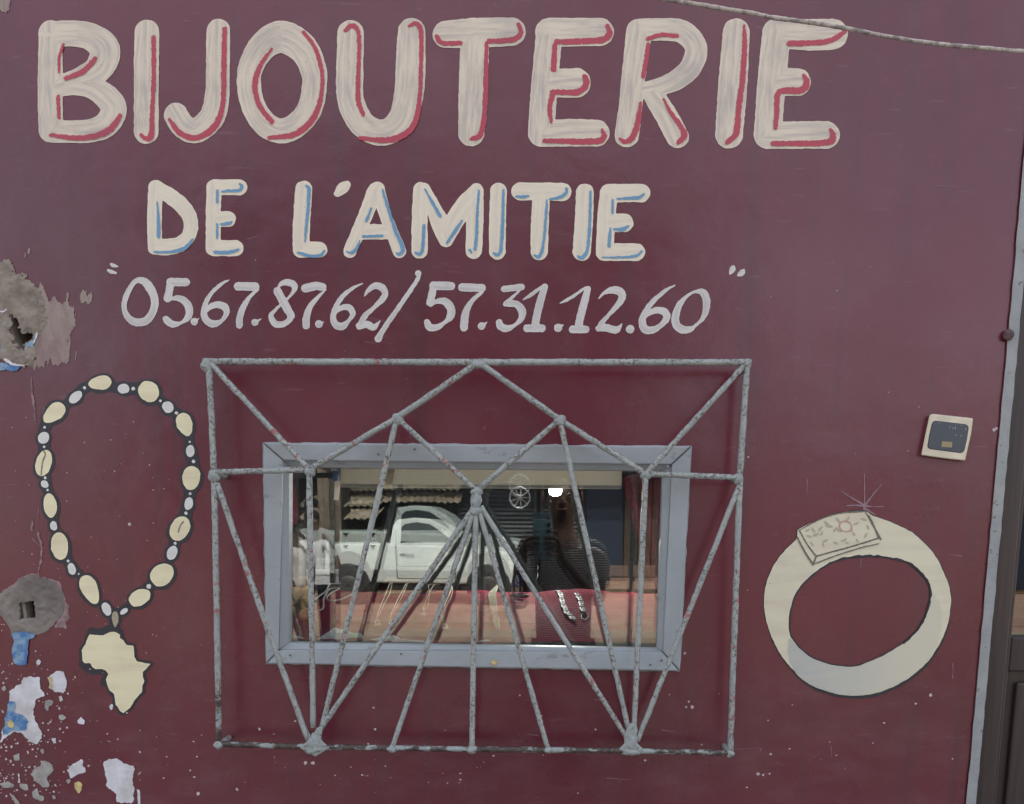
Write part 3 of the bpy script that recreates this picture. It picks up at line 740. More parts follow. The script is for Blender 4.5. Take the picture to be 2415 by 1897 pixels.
# ---------------- the painted necklace
neck = empty('painted_necklace', at(245, 1680, 0), parent=wall)
def oval(c, rx, ry, deg, n=22, pt=0.0):
    a = math.radians(deg); out = []
    for k in range(n):
        w = 2 * math.pi * k / n
        x, y = rx * math.cos(w), ry * math.sin(w)
        if pt: y *= 1 - pt * math.cos(w)
        out.append((c[0] + x*math.cos(a) - y*math.sin(a), c[1] + x*math.sin(a) + y*math.cos(a)))
    return out
yel = [(K1,632,182,98,58,-8,-.25),(K1,1027,252,92,83,45,0),(K1,1318,520,100,66,72,.25),(K1,1370,950,100,76,-86,-.1),(K1,1278,1357,108,80,-62,.0),(K1,262,425,108,68,-42,-.25),(K1,182,828,112,66,-76,.05),(K1,233,1170,102,56,82,0),(K1,310,1497,113,73,84,0),
       (K2,287,190,172,92,66,.22),(K2,830,275,128,90,-28,.1),(K3,1093,160,88,74,-38,.1)]
wh = [(K1,437,298,64,40,-42),(K1,825,230,48,40,0),(K1,1182,378,50,44,45),(K1,1362,733,50,36,90),(K1,1348,1155,52,35,-80),(K1,1215,1552,60,42,-70),(K1,180,625,50,44,-60),(K1,190,998,34,28,30),(K1,262,1333,40,29,75),(K1,408,1680,52,33,72),(K2,467,400,76,48,66),(K2,655,425,48,30,-38)]
dots = [(K1,510,222,13),(K1,903,228,15),(K1,1122,328,11),(K1,1250,425,13),(K1,1357,657,9),(K1,1388,815,14),(K1,1362,1075,11),(K1,1328,1232,13),(K1,1240,1475,12),(K1,188,540,11),(K1,185,697,11),(K1,193,948,11),(K1,213,1045,10),(K1,378,1617,11),(K2,163,18,10),(K2,928,155,26),(K1,1246,1448,7)]
ink = []
for (T, x, y, rx, ry, d, pt) in yel: ink.append(X(T, oval((x+2, y+6), rx*1.0, ry*1.0, d, pt=pt)))
for (T, x, y, rx, ry, d) in wh: ink.append(X(T, oval((x, y+2), rx, ry, d)))
ink.append(X(K2, oval((560, 505), 90, 38, 90)))
inkd = [X(T, [(x, y, r + 14)]) for (T, x, y, r) in dots]
thread = [X(K1, [(437,298,20),(510,222,22),(632,182,20),(750,215,24),(825,230,20),(905,228,30),(1027,252,20),(1120,328,24),(1182,378,20),(1250,425,24),(1318,520,20),(1358,660,22),(1362,733,20),(1386,812,30),(1370,950,20),(1362,1072,26),(1348,1155,20),(1328,1232,34),(1278,1357,20),(1240,1475,26),(1215,1552,20)]),
          X(K1, [(437,298,20),(372,350,20),(262,425,20),(190,540,28),(180,625,20),(185,697,30),(182,828,20),(193,948,26),(190,998,20),(213,1045,24),(233,1170,20),(258,1285,20),(262,1333,20),(290,1385,18),(310,1497,20),(378,1617,24),(408,1680,20)])]
oc = paint('black_outline', M['ink'], neck, strokes=inkd + thread, polys=ink, grow=6.2, wob=1.2, wobs=12, Y=-.0005, cell=2.2)
paint('black_outline', M['ink'], neck, strokes=[X(K2, [(380,350,24),(440,340,24),(560,410,26),(650,390,34),(720,340,30)]), X(K2, [(920,150,34),(960,230,20)]), X(K2, [(560,560,30),(560,620,24)])], wob=1, Y=-.0004, cell=2.2)
for (T, x, y, rx, ry, d, pt) in yel:
    paint('yellow_bead', M['gold'], neck, polys=[X(T, oval((x, y), rx-3, ry-3, d, pt=pt))], wob=1.0, wobs=9, cell=1.9, Y=-.0013)
for (T, x, y, rx, ry, d) in wh:
    paint('white_bead', M['pearl'], neck, polys=[X(T, oval((x, y), rx-1, ry-1, d))], wob=.9, wobs=7, cell=1.7, Y=-.0013)
for (T, x, y, r) in dots:
    paint('small_bead', M['pearl'], neck, strokes=[X(T, [(x, y, r)])], wob=.5, wobs=3, cell=1.2, Y=-.0013)
paint('tan_bead', M['tan'], neck, polys=[X(K2, [(545,425),(580,428),(596,480),(595,540),(575,580),(560,600),(540,560),(525,500),(528,450)])], cell=1.6, Y=-.0013)
for s in ([(180,728,5),(193,760,5),(170,830,5),(160,925,4)], [(1305,1300,5),(1280,1335,4),(1265,1385,4)]):
    paint('crack_line', M['pencil'], neck, strokes=[X(K1, s)], cell=1.2, wob=.5, wobs=4, Y=-.0019)
africa = X(K2, [(288,675),(330,678),(380,688),(430,690),(470,670),(500,655),(540,645),(570,652),(598,670),(613,685),(610,712),(650,740),(665,770),(690,792),(755,800),(766,825),(768,850),(770,920),(795,965),(860,985),(945,998),(905,1045),(865,1085),(862,1140),(880,1185),(858,1240),(850,1310),(800,1360),(760,1410),(730,1470),(690,1505),(650,1535),(620,1520),(590,1470),(562,1440),(560,1380),(545,1320),(500,1290),(475,1230),(462,1170),(475,1130),(488,1110),(460,1070),(420,1055),(350,1055),(310,1030),(290,990),(230,990),(205,960),(200,880),(195,850),(240,780),(262,710)])
pend = paint('pendant_outline', M['ink'], neck, polys=[africa], strokes=[X(K2, [(300,650,20),(400,662,18),(540,622,28),(610,668,20)]), X(K2, [(215,990,22),(300,1060,22),(430,1075,18),(480,1120,18),(440,1200,14)])], grow=6.0, wob=1.2, wobs=12, Y=-.00055, cell=2.2)
paint('pendant', M['gold'], neck, polys=[africa], wob=.8, wobs=7, cell=2.0, Y=-.0014, label='painted yellow pendant shaped like the African continent')

# ---------------- the painted ring
ringp = empty('painted_ring', at(2020, 1655, 0), parent=wall)
outr = [(290,430),(360,390),(430,360),(500,332),(560,315),(650,302),(740,300),(790,332),(900,370),(1050,440),(1120,500),(1180,560),(1235,640),(1270,720),(1300,790),(1318,880),(1312,960),(1300,1040),(1270,1130),(1230,1210),(1170,1300),(1100,1370),(1020,1430),(930,1480),(840,1515),(740,1537),(650,1540),(560,1530),(480,1510),(400,1480),(320,1430),(260,1370),(200,1300),(150,1220),(115,1150),(90,1080),(70,1000),(62,930),(65,850),(80,780),(110,700),(150,630),(210,555),(280,490)]
inr = [(235,1130),(228,1050),(235,980),(250,920),(270,860),(315,795),(370,740),(430,690),(500,650),(590,618),(680,605),(770,600),(860,605),(940,620),(1020,640),(1080,680),(1130,730),(1165,780),(1182,835),(1178,900),(1165,950),(1140,1020),(1100,1090),(1045,1150),(980,1200),(900,1250),(820,1290),(750,1320),(680,1345),(600,1345),(520,1335),(450,1315),(380,1285),(325,1245),(280,1200)]
outr = [tuple(p[:2]) for p in catmull([(x, y, 0) for x, y in outr], 4, True)]; inr = [tuple(p[:2]) for p in catmull([(x, y, 0) for x, y in inr], 4, True)]
inner = X(G1, inr)
paint('dark_outline', M['ink'], ringp, polys=[X(G1, outr), X(G1, [(x + 4, y + 15) for x, y in outr if y > 1000] + [(60, 940)])], cut=[X(G1, [(705 + (x-705)*.985, 975 + (y-975)*.982) for x, y in inr])], grow=1.7, wob=1.0, wobs=12, Y=-.0005, cell=2.6)
paint('dark_outline', M['ink'], ringp, strokes=[X(G1, [(x, y, 5) for x, y in inr[32:96]])], wob=1.5, Y=-.00175, cell=2.0)
band = paint('ring_band', M['ringlight'], ringp, polys=[X(G1, outr)], cut=[inner], wob=.8, cell=2.6, Y=-.0012)
paint('ring_inside', M['ringinner'], ringp, polys=[X(G1, [(232,1150),(222,1230),(235,1310),(262,1370),(330,1430),(400,1478),(480,1508),(560,1528),(650,1538),(740,1534),(840,1512),(930,1476),(1020,1426),(1100,1366),(1168,1294),(1218,1205),(1245,1110),(1258,1010),(1240,920),(1200,850),(1188,835),(1168,950),(1104,1093),(984,1203),(822,1294),(680,1350),(520,1340),(378,1288),(278,1202)])], wob=.8, cell=2.6, Y=-.0017)
paint('setting_face', M['ringlight'], ringp, polys=[X(G1, [(300,430),(430,362),(560,320),(660,305),(748,305),(785,375),(838,480),(630,548),(415,605),(350,520)])], cell=2.2, Y=-.0022)
paint('setting_side', M['ringlight'], ringp, polys=[X(G1, [(283,465),(300,432),(352,520),(412,605),(395,660),(330,560)]), X(G1, [(415,608),(630,548),(840,484),(846,495),(820,520),(720,548),(560,590),(395,660)])], cell=2.0, Y=-.0021)
for s in ([(300,432,4),(350,520,5),(412,604,5)], [(283,470,5),(335,570,5),(393,660,6)], [(412,604,5),(630,545,5),(840,480,5)], [(400,655,4),(560,595,4),(720,545,4),(835,520,3)], [(745,308,4),(785,380,5),(845,490,6)], [(768,330,4),(800,400,5),(830,480,5)], [(412,604,5),(393,660,6)], [(300,430,3),(430,360,4),(560,318,4),(745,302,5)]):
    paint('drawn_line', M['pencil'], ringp, strokes=[X(G1, s)], cell=1.3, wob=.6, wobs=4, Y=-.0028)
for (x, y, w, h, d) in ((485,385,26,8,40),(500,402,28,9,10),(560,362,22,8,50),(625,352,20,8,-60),(680,385,22,7,-20),(730,355,22,7,15),(760,410,18,7,70),(665,455,16,7,60),(570,432,20,8,25),(540,425,22,7,-50),(648,430,16,7,-70),(600,495,24,7,-20),(545,515,20,7,20),(690,500,18,6,60),(745,465,18,7,-60),(620,515,16,6,20),(460,530,18,6,80),(440,420,26,7,-50),(410,460,24,8,-20),(395,430,22,7,60),(365,470,18,7,20),(450,450,18,6,-60),(385,520,22,6,50),(475,500,20,7,-25),(355,430,18,6,-30)):
    paint('petal', M['petal'], ringp, polys=[X(G1, oval((x, y), w, h, d, 12))], cell=1.4, wob=.5, wobs=4, Y=-.0028)
paint('rose_circle', M['rose'], ringp, strokes=[X(G1, [(p[0], p[1], 4) for p in oval((610,404), 42, 34, 15, 16) + [oval((610,404), 42, 34, 15, 16)[0]]])], cell=1.3, wob=.6, wobs=4, Y=-.0028)
for s in ([(738,262,5),(736,150,3),(736,50,2)], [(738,262,6),(660,218,4),(575,165,2)], [(740,262,6),(790,195,4),(852,122,2)], [(738,266,7),(670,262,4),(612,266,2)], [(740,268,6),(800,270,3),(872,272,1.5)], [(745,285,6),(775,305,5),(812,328,3)], [(736,285,9),(738,250,7)]):
    paint('sparkle_line', M['faint'], ringp, strokes=[X(G1, s)], cell=1.2, wob=.5, wobs=5, Y=-.0009)

# ================================================================== THE WINDOW
win = empty('shop_window', at(1115, 1575, 0), 'small blue-grey framed display window with two reflecting panes behind the grille', 'window')
O = [(621,1045),(1630,1053),(1603,1583),(628,1565)]
S1 = [(668,1086),(1584,1096),(1563,1538),(658,1533)]
S2 = [(682,1102),(1563,1111),(1550,1530),(681,1516)]
def P4(L, y): return [at(p[0], p[1], y) for p in L]
for k, nm in enumerate(('head_rail', 'right_rail', 'bottom_rail', 'left_rail')):
    j = (k + 1) % 4
    of, ob = P4(O, -.014), P4(O, .03); sf, sb = P4(S1, -.010), P4(S1, .03)
    e = .0007
    fr = [of[k], of[j], sf[j], sf[k]]; bk = [ob[k], ob[j], sb[j], sb[k]]
    c = sum(fr, Vector()) / 4
    sh = lambda L: [c + (p - c) * .9985 for p in L]
    o = MB().prism(sh(fr)[::-1], [c + (p - c) * .9985 for p in bk][::-1]).build('frame_rail', M['frame'], win)
    bevel(o, .0025, 2)
    sf2, s2 = P4(S1, .000), P4(S2, .010)
    fr = [sf2[k] * .997 + s2[k] * .003, sf2[j] * .997 + s2[j] * .003, s2[j], s2[k]]
    bk = [Vector((p.x, .032, p.z)) for p in fr]
    o = MB().prism(fr[::-1], bk[::-1]).build('glazing_bead', M['frame'], win)
    bevel(o, .0012, 2)
g = [at(p[0], p[1], YG) for p in ((672,1094),(1570,1103),(1556,1534),(672,1524))]
MB().add(g[::-1], [[0,1,2,3]]).build('glass_pane', M['glass'], win)
tilt = math.tan(math.radians(.50))
g2 = [Vector((p.x, .040 + (1.6 - p.z) * tilt, p.z)) for p in g]
MB().add(g2[::-1], [[0,1,2,3]]).build('glass_pane', M['glass2'], win)
for (x, y, yy) in ((946,1543,-.0146),(684,1546,-.0146),(1534,1568,-.0146),(1560,1558,-.0146),(1120,1548,-.0146),(892,1072,-.0146),(978,1060,-.0146),(1575,1100,-.0146)):
    MB().lathe(at(x, y, yy), [(.0001,-.0008),(.0019,-.0006),(.0021,0)], 10, 'Y').build('nail_head', M['nail'] if x != 1575 else M['frame'], win)
# mitre joints at the corners
mj = MB()
for k in range(4):
    a, b = at(*O[k], -.0143), at(*S1[k], -.0106)
    d = (b - a).normalized(); n = Vector((-d.z, 0, d.x)) * .0007
    mj.add([a - n, b - n, b + n, a + n], [[0,1,2,3]])
mj.build('mitre_joint', M['gap'], win)
yb = at(1165, 1564, -.0148)
MB().blob(yb, (.006, .002, .005), 3, .3).build('yellow_filler_spot', M['oldyellow'], win)
# mastic squeezed out along the outer edge of the frame
ms = MB()
for (p, q, n) in ((O[0], O[1], 60), (O[1], O[2], 34), (O[2], O[3], 56), (O[3], O[0], 30)):
    pts = []
    for i in range(n + 1):
        f = i / n
        pts.append(at(p[0] + (q[0]-p[0])*f + random.uniform(-1, 1), p[1] + (q[1]-p[1])*f + random.uniform(-1, 1), -.001))
    ms.tube(pts, [random.uniform(.0006, .0020) for _ in pts], 6)
ms.build('mastic_bead', M['frame'], win, smooth=True)

# ================================================================== THE SECURITY GRILLE
gr = empty('window_grille', at(1115, 1775, -.05), 'chipped grey welded iron grille of fanned bars in front of the small window', 'security grille')
GY = -.052
N = dict(TL=(493,853), TR=(1762,855), M=(1129,855), L1=(505,1114), R1=(1745,1127), A=(729,1108), B=(936,986), Cn=(1124,1158), D=(1320,990), Fq=(1523,1118),
         BL=(516,1755), P1=(742,1762), b1=(924,1766), b2=(1113,1767), b3=(1293,1769), P2=(1488,1771), BR=(1722,1776))
def bar(a, b, r=.0057, dy=0.0, mat='bar', parent=gr, bow=0.0):
    p0, p1 = at(*a, GY + dy), at(*b, GY + dy)
    n = max(4, int((p1 - p0).length / .012)); pts, rs = [], []
    for i in range(n + 1):
        f = i / n; p = p0.lerp(p1, f)
        p = p + Vector((random.uniform(-.0004, .0004) + bow * math.sin(math.pi * f), random.uniform(-.0003, .0003), random.uniform(-.0004, .0004)))
        pts.append(p); rs.append(r * .93 * random.uniform(.94, 1.07))
    return MB().tube(pts, rs, 8, jit=.04).build('bar', M[mat], parent, smooth=True)
bar((480,853), (1129,855), .0064); bar((1129,855), (1770,855), .0064)
bar(N['TL'], (505,1114), .0062); bar(N['L1'], (515,1640), .0062); bar((515,1640), N['BL'], .0060, mat='barworn')
bar(N['TR'], N['R1'], .0062); bar(N['R1'], N['BR'], .0062)
bar(N['BL'], N['P1'], .0060, mat='barworn'); bar(N['P1'], N['b2'], .0060, mat='barworn'); bar(N['b2'], N['P2'], .0060, mat='barworn'); bar(N['P2'], N['BR'], .0060, mat='barworn')
bar(N['L1'], N['A'], .0060); bar(N['Fq'], N['R1'], .0060)
bar(N['TL'], N['A'], dy=-.001); bar(N['TR'], N['Fq'], dy=-.001)
bar(N['M'], N['B'], .0060, dy=-.001); bar(N['B'], N['A'], .0058, dy=-.001)
bar(N['M'], N['D'], .0060, dy=-.001); bar(N['D'], N['Fq'], .0058, dy=-.001)
bar(N['B'], N['Cn']); bar(N['D'], N['Cn'])
bar(N['B'], (759,1716), .0058, bow=.001); bar(N['A'], (739,1716), .0060); bar((512,1140), (727,1745), .0058, bow=-.002)
bar((1113,1205), (752,1725), .0056); bar((1118,1205), N['b1'], .0054); bar((1122,1200), N['b2'], .0058)
bar((1130,1205), N['b3'], .0055); bar((1134,1195), (1478,1740), .0056)
bar(N['D'], (1483,1726), .0056); bar(N['Fq'], (1495,1726), .0058); bar((1742,1150), (1503,1748), .0057)
def weld(px, py, rx, rz, seed, ry=.0075, dy=-.001, amp=.14):
    MB().blob(at(px, py, GY + dy), (rx*.86, ry, rz*.86), seed, amp, 16, 10).build('weld', M['weld'], gr, smooth=True)
weld(487,862,.0125,.0140,1); weld(1762,858,.009,.010,2); weld(1129,860,.017,.009,3); weld(505,1122,.0125,.0155,4); weld(1742,1130,.010,.012,5)
weld(731,1112,.0125,.012,6); weld(1522,1120,.012,.011,7); weld(937,988,.013,.012,8); weld(1321,993,.013,.012,9)
weld(1124,1160,.013,.010,10); weld(1123,1182,.012,.020,11,.009); weld(1122,1206,.015,.011,12,.009)
weld(516,1757,.0115,.0095,13); weld(924,1766,.012,.009,14); weld(1113,1768,.013,.010,15); weld(1293,1769,.010,.008,16); weld(1722,1777,.0095,.009,17)
# triangular fillets under the two fans
def fillet(pts, seed, th=.007):
    f = [at(x, y, GY - th) for x, y in pts]; b = [at(x, y, GY + th*.8) for x, y in pts]
    o = MB().prism(f[::-1], b[::-1]).build('weld', M['weld'], gr)
    bevel(o, .0035, 3)
fillet([(726,1722),(735,1740),(748,1715),(762,1715),(757,1745),(778,1764),(744,1785),(706,1764),(728,1745)], 1)
fillet([(1470,1738),(1484,1706),(1500,1706),(1504,1722),(1500,1750),(1520,1770),(1490,1784),(1458,1768),(1474,1752)], 2)
weld(742,1752,.016,.022,21,.009); weld(742,1768,.024,.010,22,.009); weld(1488,1752,.015,.023,23,.009); weld(1489,1772,.026,.010,24,.009)
# lugs that hold the grille off the wall
for (x, y) in ((487,862),(1765,862),(516,1757),(1722,1777),(505,1120),(1744,1130)):
    p = at(x, y, GY)
    MB().tube([p, Vector((p.x, .02, p.z))], .0055, 8).build('wall_lug', M['bar'], gr, smooth=True)

# ================================================================== BELL PLATE
W1 = (2115, 900, 5.693)
bell = empty('switch_plate', at(2233, 1085, 0), 'square ivory plastic switch plate with a charcoal panel, fixed askew above the painted ring', 'switch plate')
bp = X(W1, [(435,452),(478,433),(1026,494),(1000,700),(916,1068),(620,1035),(322,992),(378,720)])
f = [at(x, y, -.011) for x, y in bp]; b = [at(x, y, .0) for x, y in bp]
c = sum(f, Vector()) / len(f)
f = [c + (p - c) * .985 for p in f]
bevel(MB().prism(f[::-1], b[::-1]).build('cover_plate', M['plastic'], bell), .0022, 3)
pp = X(W1, [(475,575),(490,545),(520,532),(700,552),(915,578),(948,595),(958,630),(935,780),(905,915),(885,945),(850,957),(640,930),(455,905),(425,890),(418,860),(440,720)])
f = [at(x, y, -.0118) for x, y in pp]; b = [at(x, y, -.009) for x, y in pp]
bevel(MB().prism(f[::-1], b[::-1]).build('rocker_panel', M['charcoal'], bell), .0008, 2)
pr = [(p[0], p[1]) for p in pp]; cxp = sum(p[0] for p in pr)/len(pr); cyp = sum(p[1] for p in pr)/len(pr)
rim_o = [at(cxp+(x-cxp)*1.025, cyp+(y-cyp)*1.025, -.01115) for x, y in pr]; rim_i = [at(x, y, -.01115) for x, y in pr]
n = len(pr)
MB().add(rim_o + rim_i, [[i, i+n, (i+1) % n + n, (i+1) % n] for i in range(n)]).build('panel_joint', M['gap'], bell)
lp = X(W1, [(607,803),(746,813),(740,888),(597,878)])
MB().prism([at(x, y, -.0124) for x, y in lp][::-1], [at(x, y, -.0115) for x, y in lp][::-1]).build('ochre_label', M['ochre'], bell)
sm = MB()
for (u, v, w, h) in ((715,612,10,45),(755,630,8,40),(785,625,16,30),(925,640,14,30),(795,722,18,24),(862,730,14,30),(570,560,30,8),(865,592,20,8),(790,585,10,14)):
    q = X(W1, [(u,v-h/2),(u+w/2,v),(u+w*.2,v+h/2),(u-w/2,v)])
    sm.add([at(x, y, -.0121) for x, y in q][::-1], [[0,1,2,3]])
sm.build('plaster_smears', M['oldgrey'], bell, kind='stuff')

# ================================================================== THE DOOR ON THE RIGHT
door = empty('shop_door', (xd + .45, .05, 0), 'dark brown panelled door with a glazed upper half in a grey metal strip frame', 'door')
def vz(px, py, y): return at(px, py, y)
sx0 = xd; sx1 = at(2365, 1200, -.004).x
for (x0, x1, nm) in ((sx0 - .001, sx1, 'metal_strip'),):
    pts = []
    V = []; Fc = []; n = 150
    for i in range(n + 1):
        z = 2.92 * i / n
        V += [(x0 + random.uniform(-.0012, .0006), -.004, z), (x1 + random.uniform(-.0005, .0012), -.004, z), (x1, .05, z)]
    for i in range(n):
        a = i * 3
        Fc += [[a, a+1, a+4, a+3], [a+1, a+2, a+5, a+4]]
    mesh(nm, V, Fc, M['strip'], door)
MB().box((xd, -.004, 2.925), (xd + .95, .05, 2.96)).build('metal_strip', M['strip'], door)
jx1 = at(2402, 1250, .02).x
lx0 = sx1
bevel(MB().box((lx0 + .0005, .018, 0), (jx1, .12, 2.92)).build('door_jamb', M['wood'], door), .003)
bevel(MB().box((xd + .90, .018, 0), (xd + .95, .12, 2.92)).build('door_jamb', M['wood'], door), .003)
bevel(MB().box((jx1 + .0005, .018, 2.86), (xd + .8995, .12, 2.92)).build('door_head', M['wood'], door), .003)
gx = at(2397, 1400, .04).x; zg = at(2400, 1503, .04).z
bevel(MB().box((jx1 + .001, .040, .02), (gx - .0005, .085, 2.855)).build('door_stile', M['wood'], door), .003)
bevel(MB().box((xd + .80, .040, .02), (xd + .8985, .085, 2.855)).build('door_stile', M['wood'], door), .003)
zr = at(2390, 1584, .04).z
bevel(MB().box((gx, .041, zr), (xd + .7995, .085, zg)).build('door_rail', M['wood'], door), .003)
bevel(MB().box((gx, .041, 2.72), (xd + .7995, .085, 2.855)).build('door_rail', M['wood'], door), .003)
bevel(MB().box((gx, .041, .02), (xd + .7995, .085, .16)).build('door_rail', M['wood'], door), .003)
bevel(MB().box((gx + .0005, .055, .161), (xd + .7990, .078, zr - .0005)).build('door_panel', M['wood'], door), .002)
bevel(MB().box((gx + .022, .044, .185), (xd + .775, .0545, zr - .024)).build('raised_field', M['wood'], door), .008)
MB().add([(gx + .0005, .06, zg), (xd + .799, .06, zg), (xd + .799, .06, 2.72), (gx + .0005, .06, 2.72)], [[0,1,2,3]]).build('door_glass', M['doorglass'], door)
hp = at(2378, 790, -.006)
MB().lathe(hp, [(.0001,-.006),(.006,-.0055),(.0095,-.003),(.0105,0),(.009,.003)], 14, 'Y').build('hinge_knob', simple('rusty_brown_iron', (.13,.075,.075), .7, vary=.5, scale=80, bump=.5), door, smooth=True)

# ================================================================== CABLE ACROSS THE TOP RIGHT
cb = [(1380,-48),(1480,-22),(1580,0),(1640,10),(1712,22),(1775,32),(1823,42),(1900,52),(1988,66),(2090,86),(2200,103),(2320,114),(2415,122),(2560,130),(2800,120)]
cps = catmull([tuple(at(x, y, -.30)) for x, y in cb], 10)
o = MB().tube([Vector(p) for p in cps], [.0027 * random.uniform(.85, 1.15) for _ in cps], 7).build('cable', M['cable'], None, smooth=True,
    label='thin speckled beige cable sagging across the last letters of the top line', cat='cable')

# ================================================================== INSIDE THE SHOP
rm = MB()
rm.add([(-2.2,.16,.01),(2.2,.16,.01),(2.2,3.2,.01),(-2.2,3.2,.01),(-2.2,.16,2.7),(2.2,.16,2.7),(2.2,3.2,2.7),(-2.2,3.2,2.7)], [(0,1,2,3),(4,7,6,5),(1,5,6,2),(2,6,7,3),(3,7,4,0)])
rm.build('shop_interior', simple('dim_interior_wall', (.022,.026,.034), .8, vary=.2, scale=3), None, kind='structure')
pA, pB = at(1115, 1512, .055), at(1115, 1398, .62)
slope = (pB.z - pA.z) / (pB.y - pA.y)
def board(px, py, lift=0.0):
    """where the ray through a pixel meets the sloping display cloth"""
    d = ray(px, py)
    t = (pA.z + lift + slope * (CAM.y - pA.y) - CAM.z) / (d.z - slope * d.y)
    return CAM + d * t
t = MT('crimson_display_cloth', .9, 0, .1)
c = t.mix(t.ramp(t.noise(7, 4), .3, .7), (.24, .004, .032), (.31, .008, .045))
c = t.mix(t.ramp(t.noise(220, 2, stretch=(.1, 1, 1)), .4, .7, 0, .3), c, (.13, .008, .02))
t.base(c); t.bump(t.noise(30, 4, stretch=(1, .3, 1)), .4, .003); M['cloth'] = t.m
xa, xb = at(655, 1500, .05).x - .05, at(1580, 1500, .6).x + .10
V, Fc = [], []; nx, ny = 70, 26
for j in range(ny + 2):
    for i in range(nx + 1):
        x = xa + (xb - xa) * i / nx
        if j <= ny:
            y = .052 + .60 * j / ny
            z = pA.z + slope * (y - pA.y) - .002
            z += .003 * math.sin(9*x + 6*y) + .004 * max(0, math.sin(17*x + 2.0)) * math.sin(3*y*3) + .011 * math.exp(-((y-.60)/.07)**2) * (math.sin(7*x + 1) + .6*math.sin(19*x)) + .0022 * math.sin(60*x + 25*math.sin(4*y)) * (.4 + .6*math.sin(5*x)**2)
        else:
            y, z = .652, .9
        V.append((x, y, z))
for j in range(ny + 1):
    for i in range(nx):
        a = j * (nx + 1) + i
        Fc.append([a, a + 1, a + nx + 2, a + nx + 1])
mesh('display_cloth', V, Fc, M['cloth'], None, smooth=True, label='crimson cloth spread over the sloping display shelf behind the glass', cat='cloth')
MB().box((xa, .056, pA.z - .11), (xb, .64, pA.z - .04)).build('display_shelf', M['wood'], None, label='dark shelf carrying the crimson display cloth inside the window', cat='shelf')
M['silver'] = simple('worn_silver', (.30, .30, .29), .6, .15, vary=.2, scale=200)
M['rope'] = simple('bright_silver_rope', (.75, .74, .70), .45, .1, vary=.2, scale=200)
M['gilt'] = simple('pale_gilt_metal', (.88, .82, .66), .4, .15, vary=.2, scale=200)
def chain(name, mat, pts, r, label, cat, group=None, bead=True, lift=.004, parent=None):
    P = catmull([tuple(board(x, y, lift)) for x, y in pts], 8)
    L = [0]
    for a, b in zip(P[:-1], P[1:]): L.append(L[-1] + float(np.linalg.norm(b - a)))
    n = max(8, int(L[-1] / (r * 1.1)))
    Q = []
    for i in range(n + 1):
        s = L[-1] * i / n
        k = min(len(L) - 2, int(np.searchsorted(L, s, 'right') - 1)); f = (s - L[k]) / max(L[k+1] - L[k], 1e-9)
        Q.append(Vector(P[k] * (1 - f) + P[k+1] * f))
    rs = [r * (1.15 if i % 2 else .62) for i in range(n + 1)] if bead else r
    kw = dict(label=label, cat=cat, group=group) if label else {}
    return MB().tube(Q, rs, 6).build(name, M[mat], parent, **kw)
NK = (700, 1360, 5.4375)
def necklace(run, pend, label):
    p = board(*X(NK, run)[0])
    t = empty('necklace', p, label, 'necklace', 'pendant necklaces on the display cloth')
    chain('chain', 'gilt', X(NK, run), .0011, None, None, parent=t)
    for outline, hole in pend:
        oo = X(NK, outline)
        top = [board(x, y, .009) for x, y in oo]; bot = [board(x, y, .004) for x, y in oo]
        if hole:
            hh = X(NK, hole); n = len(oo)
            th = [board(x, y, .009) for x, y in hh]; bh = [board(x, y, .004) for x, y in hh]
            mb = MB(); mb.add(top + th, [[i, (i+1) % n, (i+1) % n + n, i + n] for i in range(n)])
            mb.add(top + bot, [[i, i+n, (i+1) % n + n, (i+1) % n] for i in range(n)])
        else:
            mb = MB().prism(top, bot)
        mb.build('pendant', M['gilt'], t)
    return t
def sc8(c, rx, ry, n=8): return [(c[0] + rx*math.cos(6.283*k/n + .4), c[1] + ry*math.sin(6.283*k/n + .4)) for k in range(n)]
necklace([(1235,80),(1195,90),(1160,170),(1120,270),(1060,410),(1028,510),(1075,450),(1130,330),(1190,220),(1220,90)], [([(1015,545),(1050,548),(1065,590),(1082,620),(1040,630),(990,635),(1000,600),(1000,565)], [(1025,570),(1040,570),(1045,590),(1045,600),(1035,605),(1020,605),(1020,590),(1020,580)]), (sc8((1032,520),14,14), None)], 'gilt chain with a flared pendant, leftmost of the pendant necklaces on the crimson cloth')
necklace([(1435,90),(1400,95),(1350,190),(1290,300),(1240,410),(1200,500),(1250,450),(1300,350),(1360,230),(1415,100)], [([(1190,545),(1215,548),(1222,580),(1225,600),(1200,612),(1180,608),(1178,585),(1182,560)], [(1195,562),(1208,562),(1210,580),(1210,588),(1200,594),(1192,592),(1190,580),(1192,570)]), (sc8((1200,520),12,14), None)], 'gilt chain running under a grille bar, its pendant half hidden by the bar')
necklace([(1830,105),(1760,110),(1715,180),(1690,230),(1650,330),(1620,420),(1665,410),(1690,300),(1700,200),(1690,110),(1780,105)], [([(1622,440),(1642,440),(1645,478),(1672,480),(1672,490),(1645,492),(1636,540),(1628,492),(1588,490),(1588,482),(1618,478)], None), (sc8((1632,422),18,14), None)], 'short gilt chain with a cross-shaped pendant on the crimson cloth')
necklace([(1980,100),(1975,170),(1930,280),(1880,390),(1855,480),(1870,560),(1885,500),(1920,380),(1975,270),(1995,180),(1990,120)], [([(1862,600),(1900,600),(1930,612),(1942,640),(1945,670),(1900,672),(1855,668),(1865,640)], [(1885,618),(1896,618),(1905,626),(1908,638),(1908,648),(1896,650),(1884,648),(1884,634)]), (sc8((1876,570),18,12), None)], 'gilt chain with a half-round pendant, nearest the middle bar of the grille')
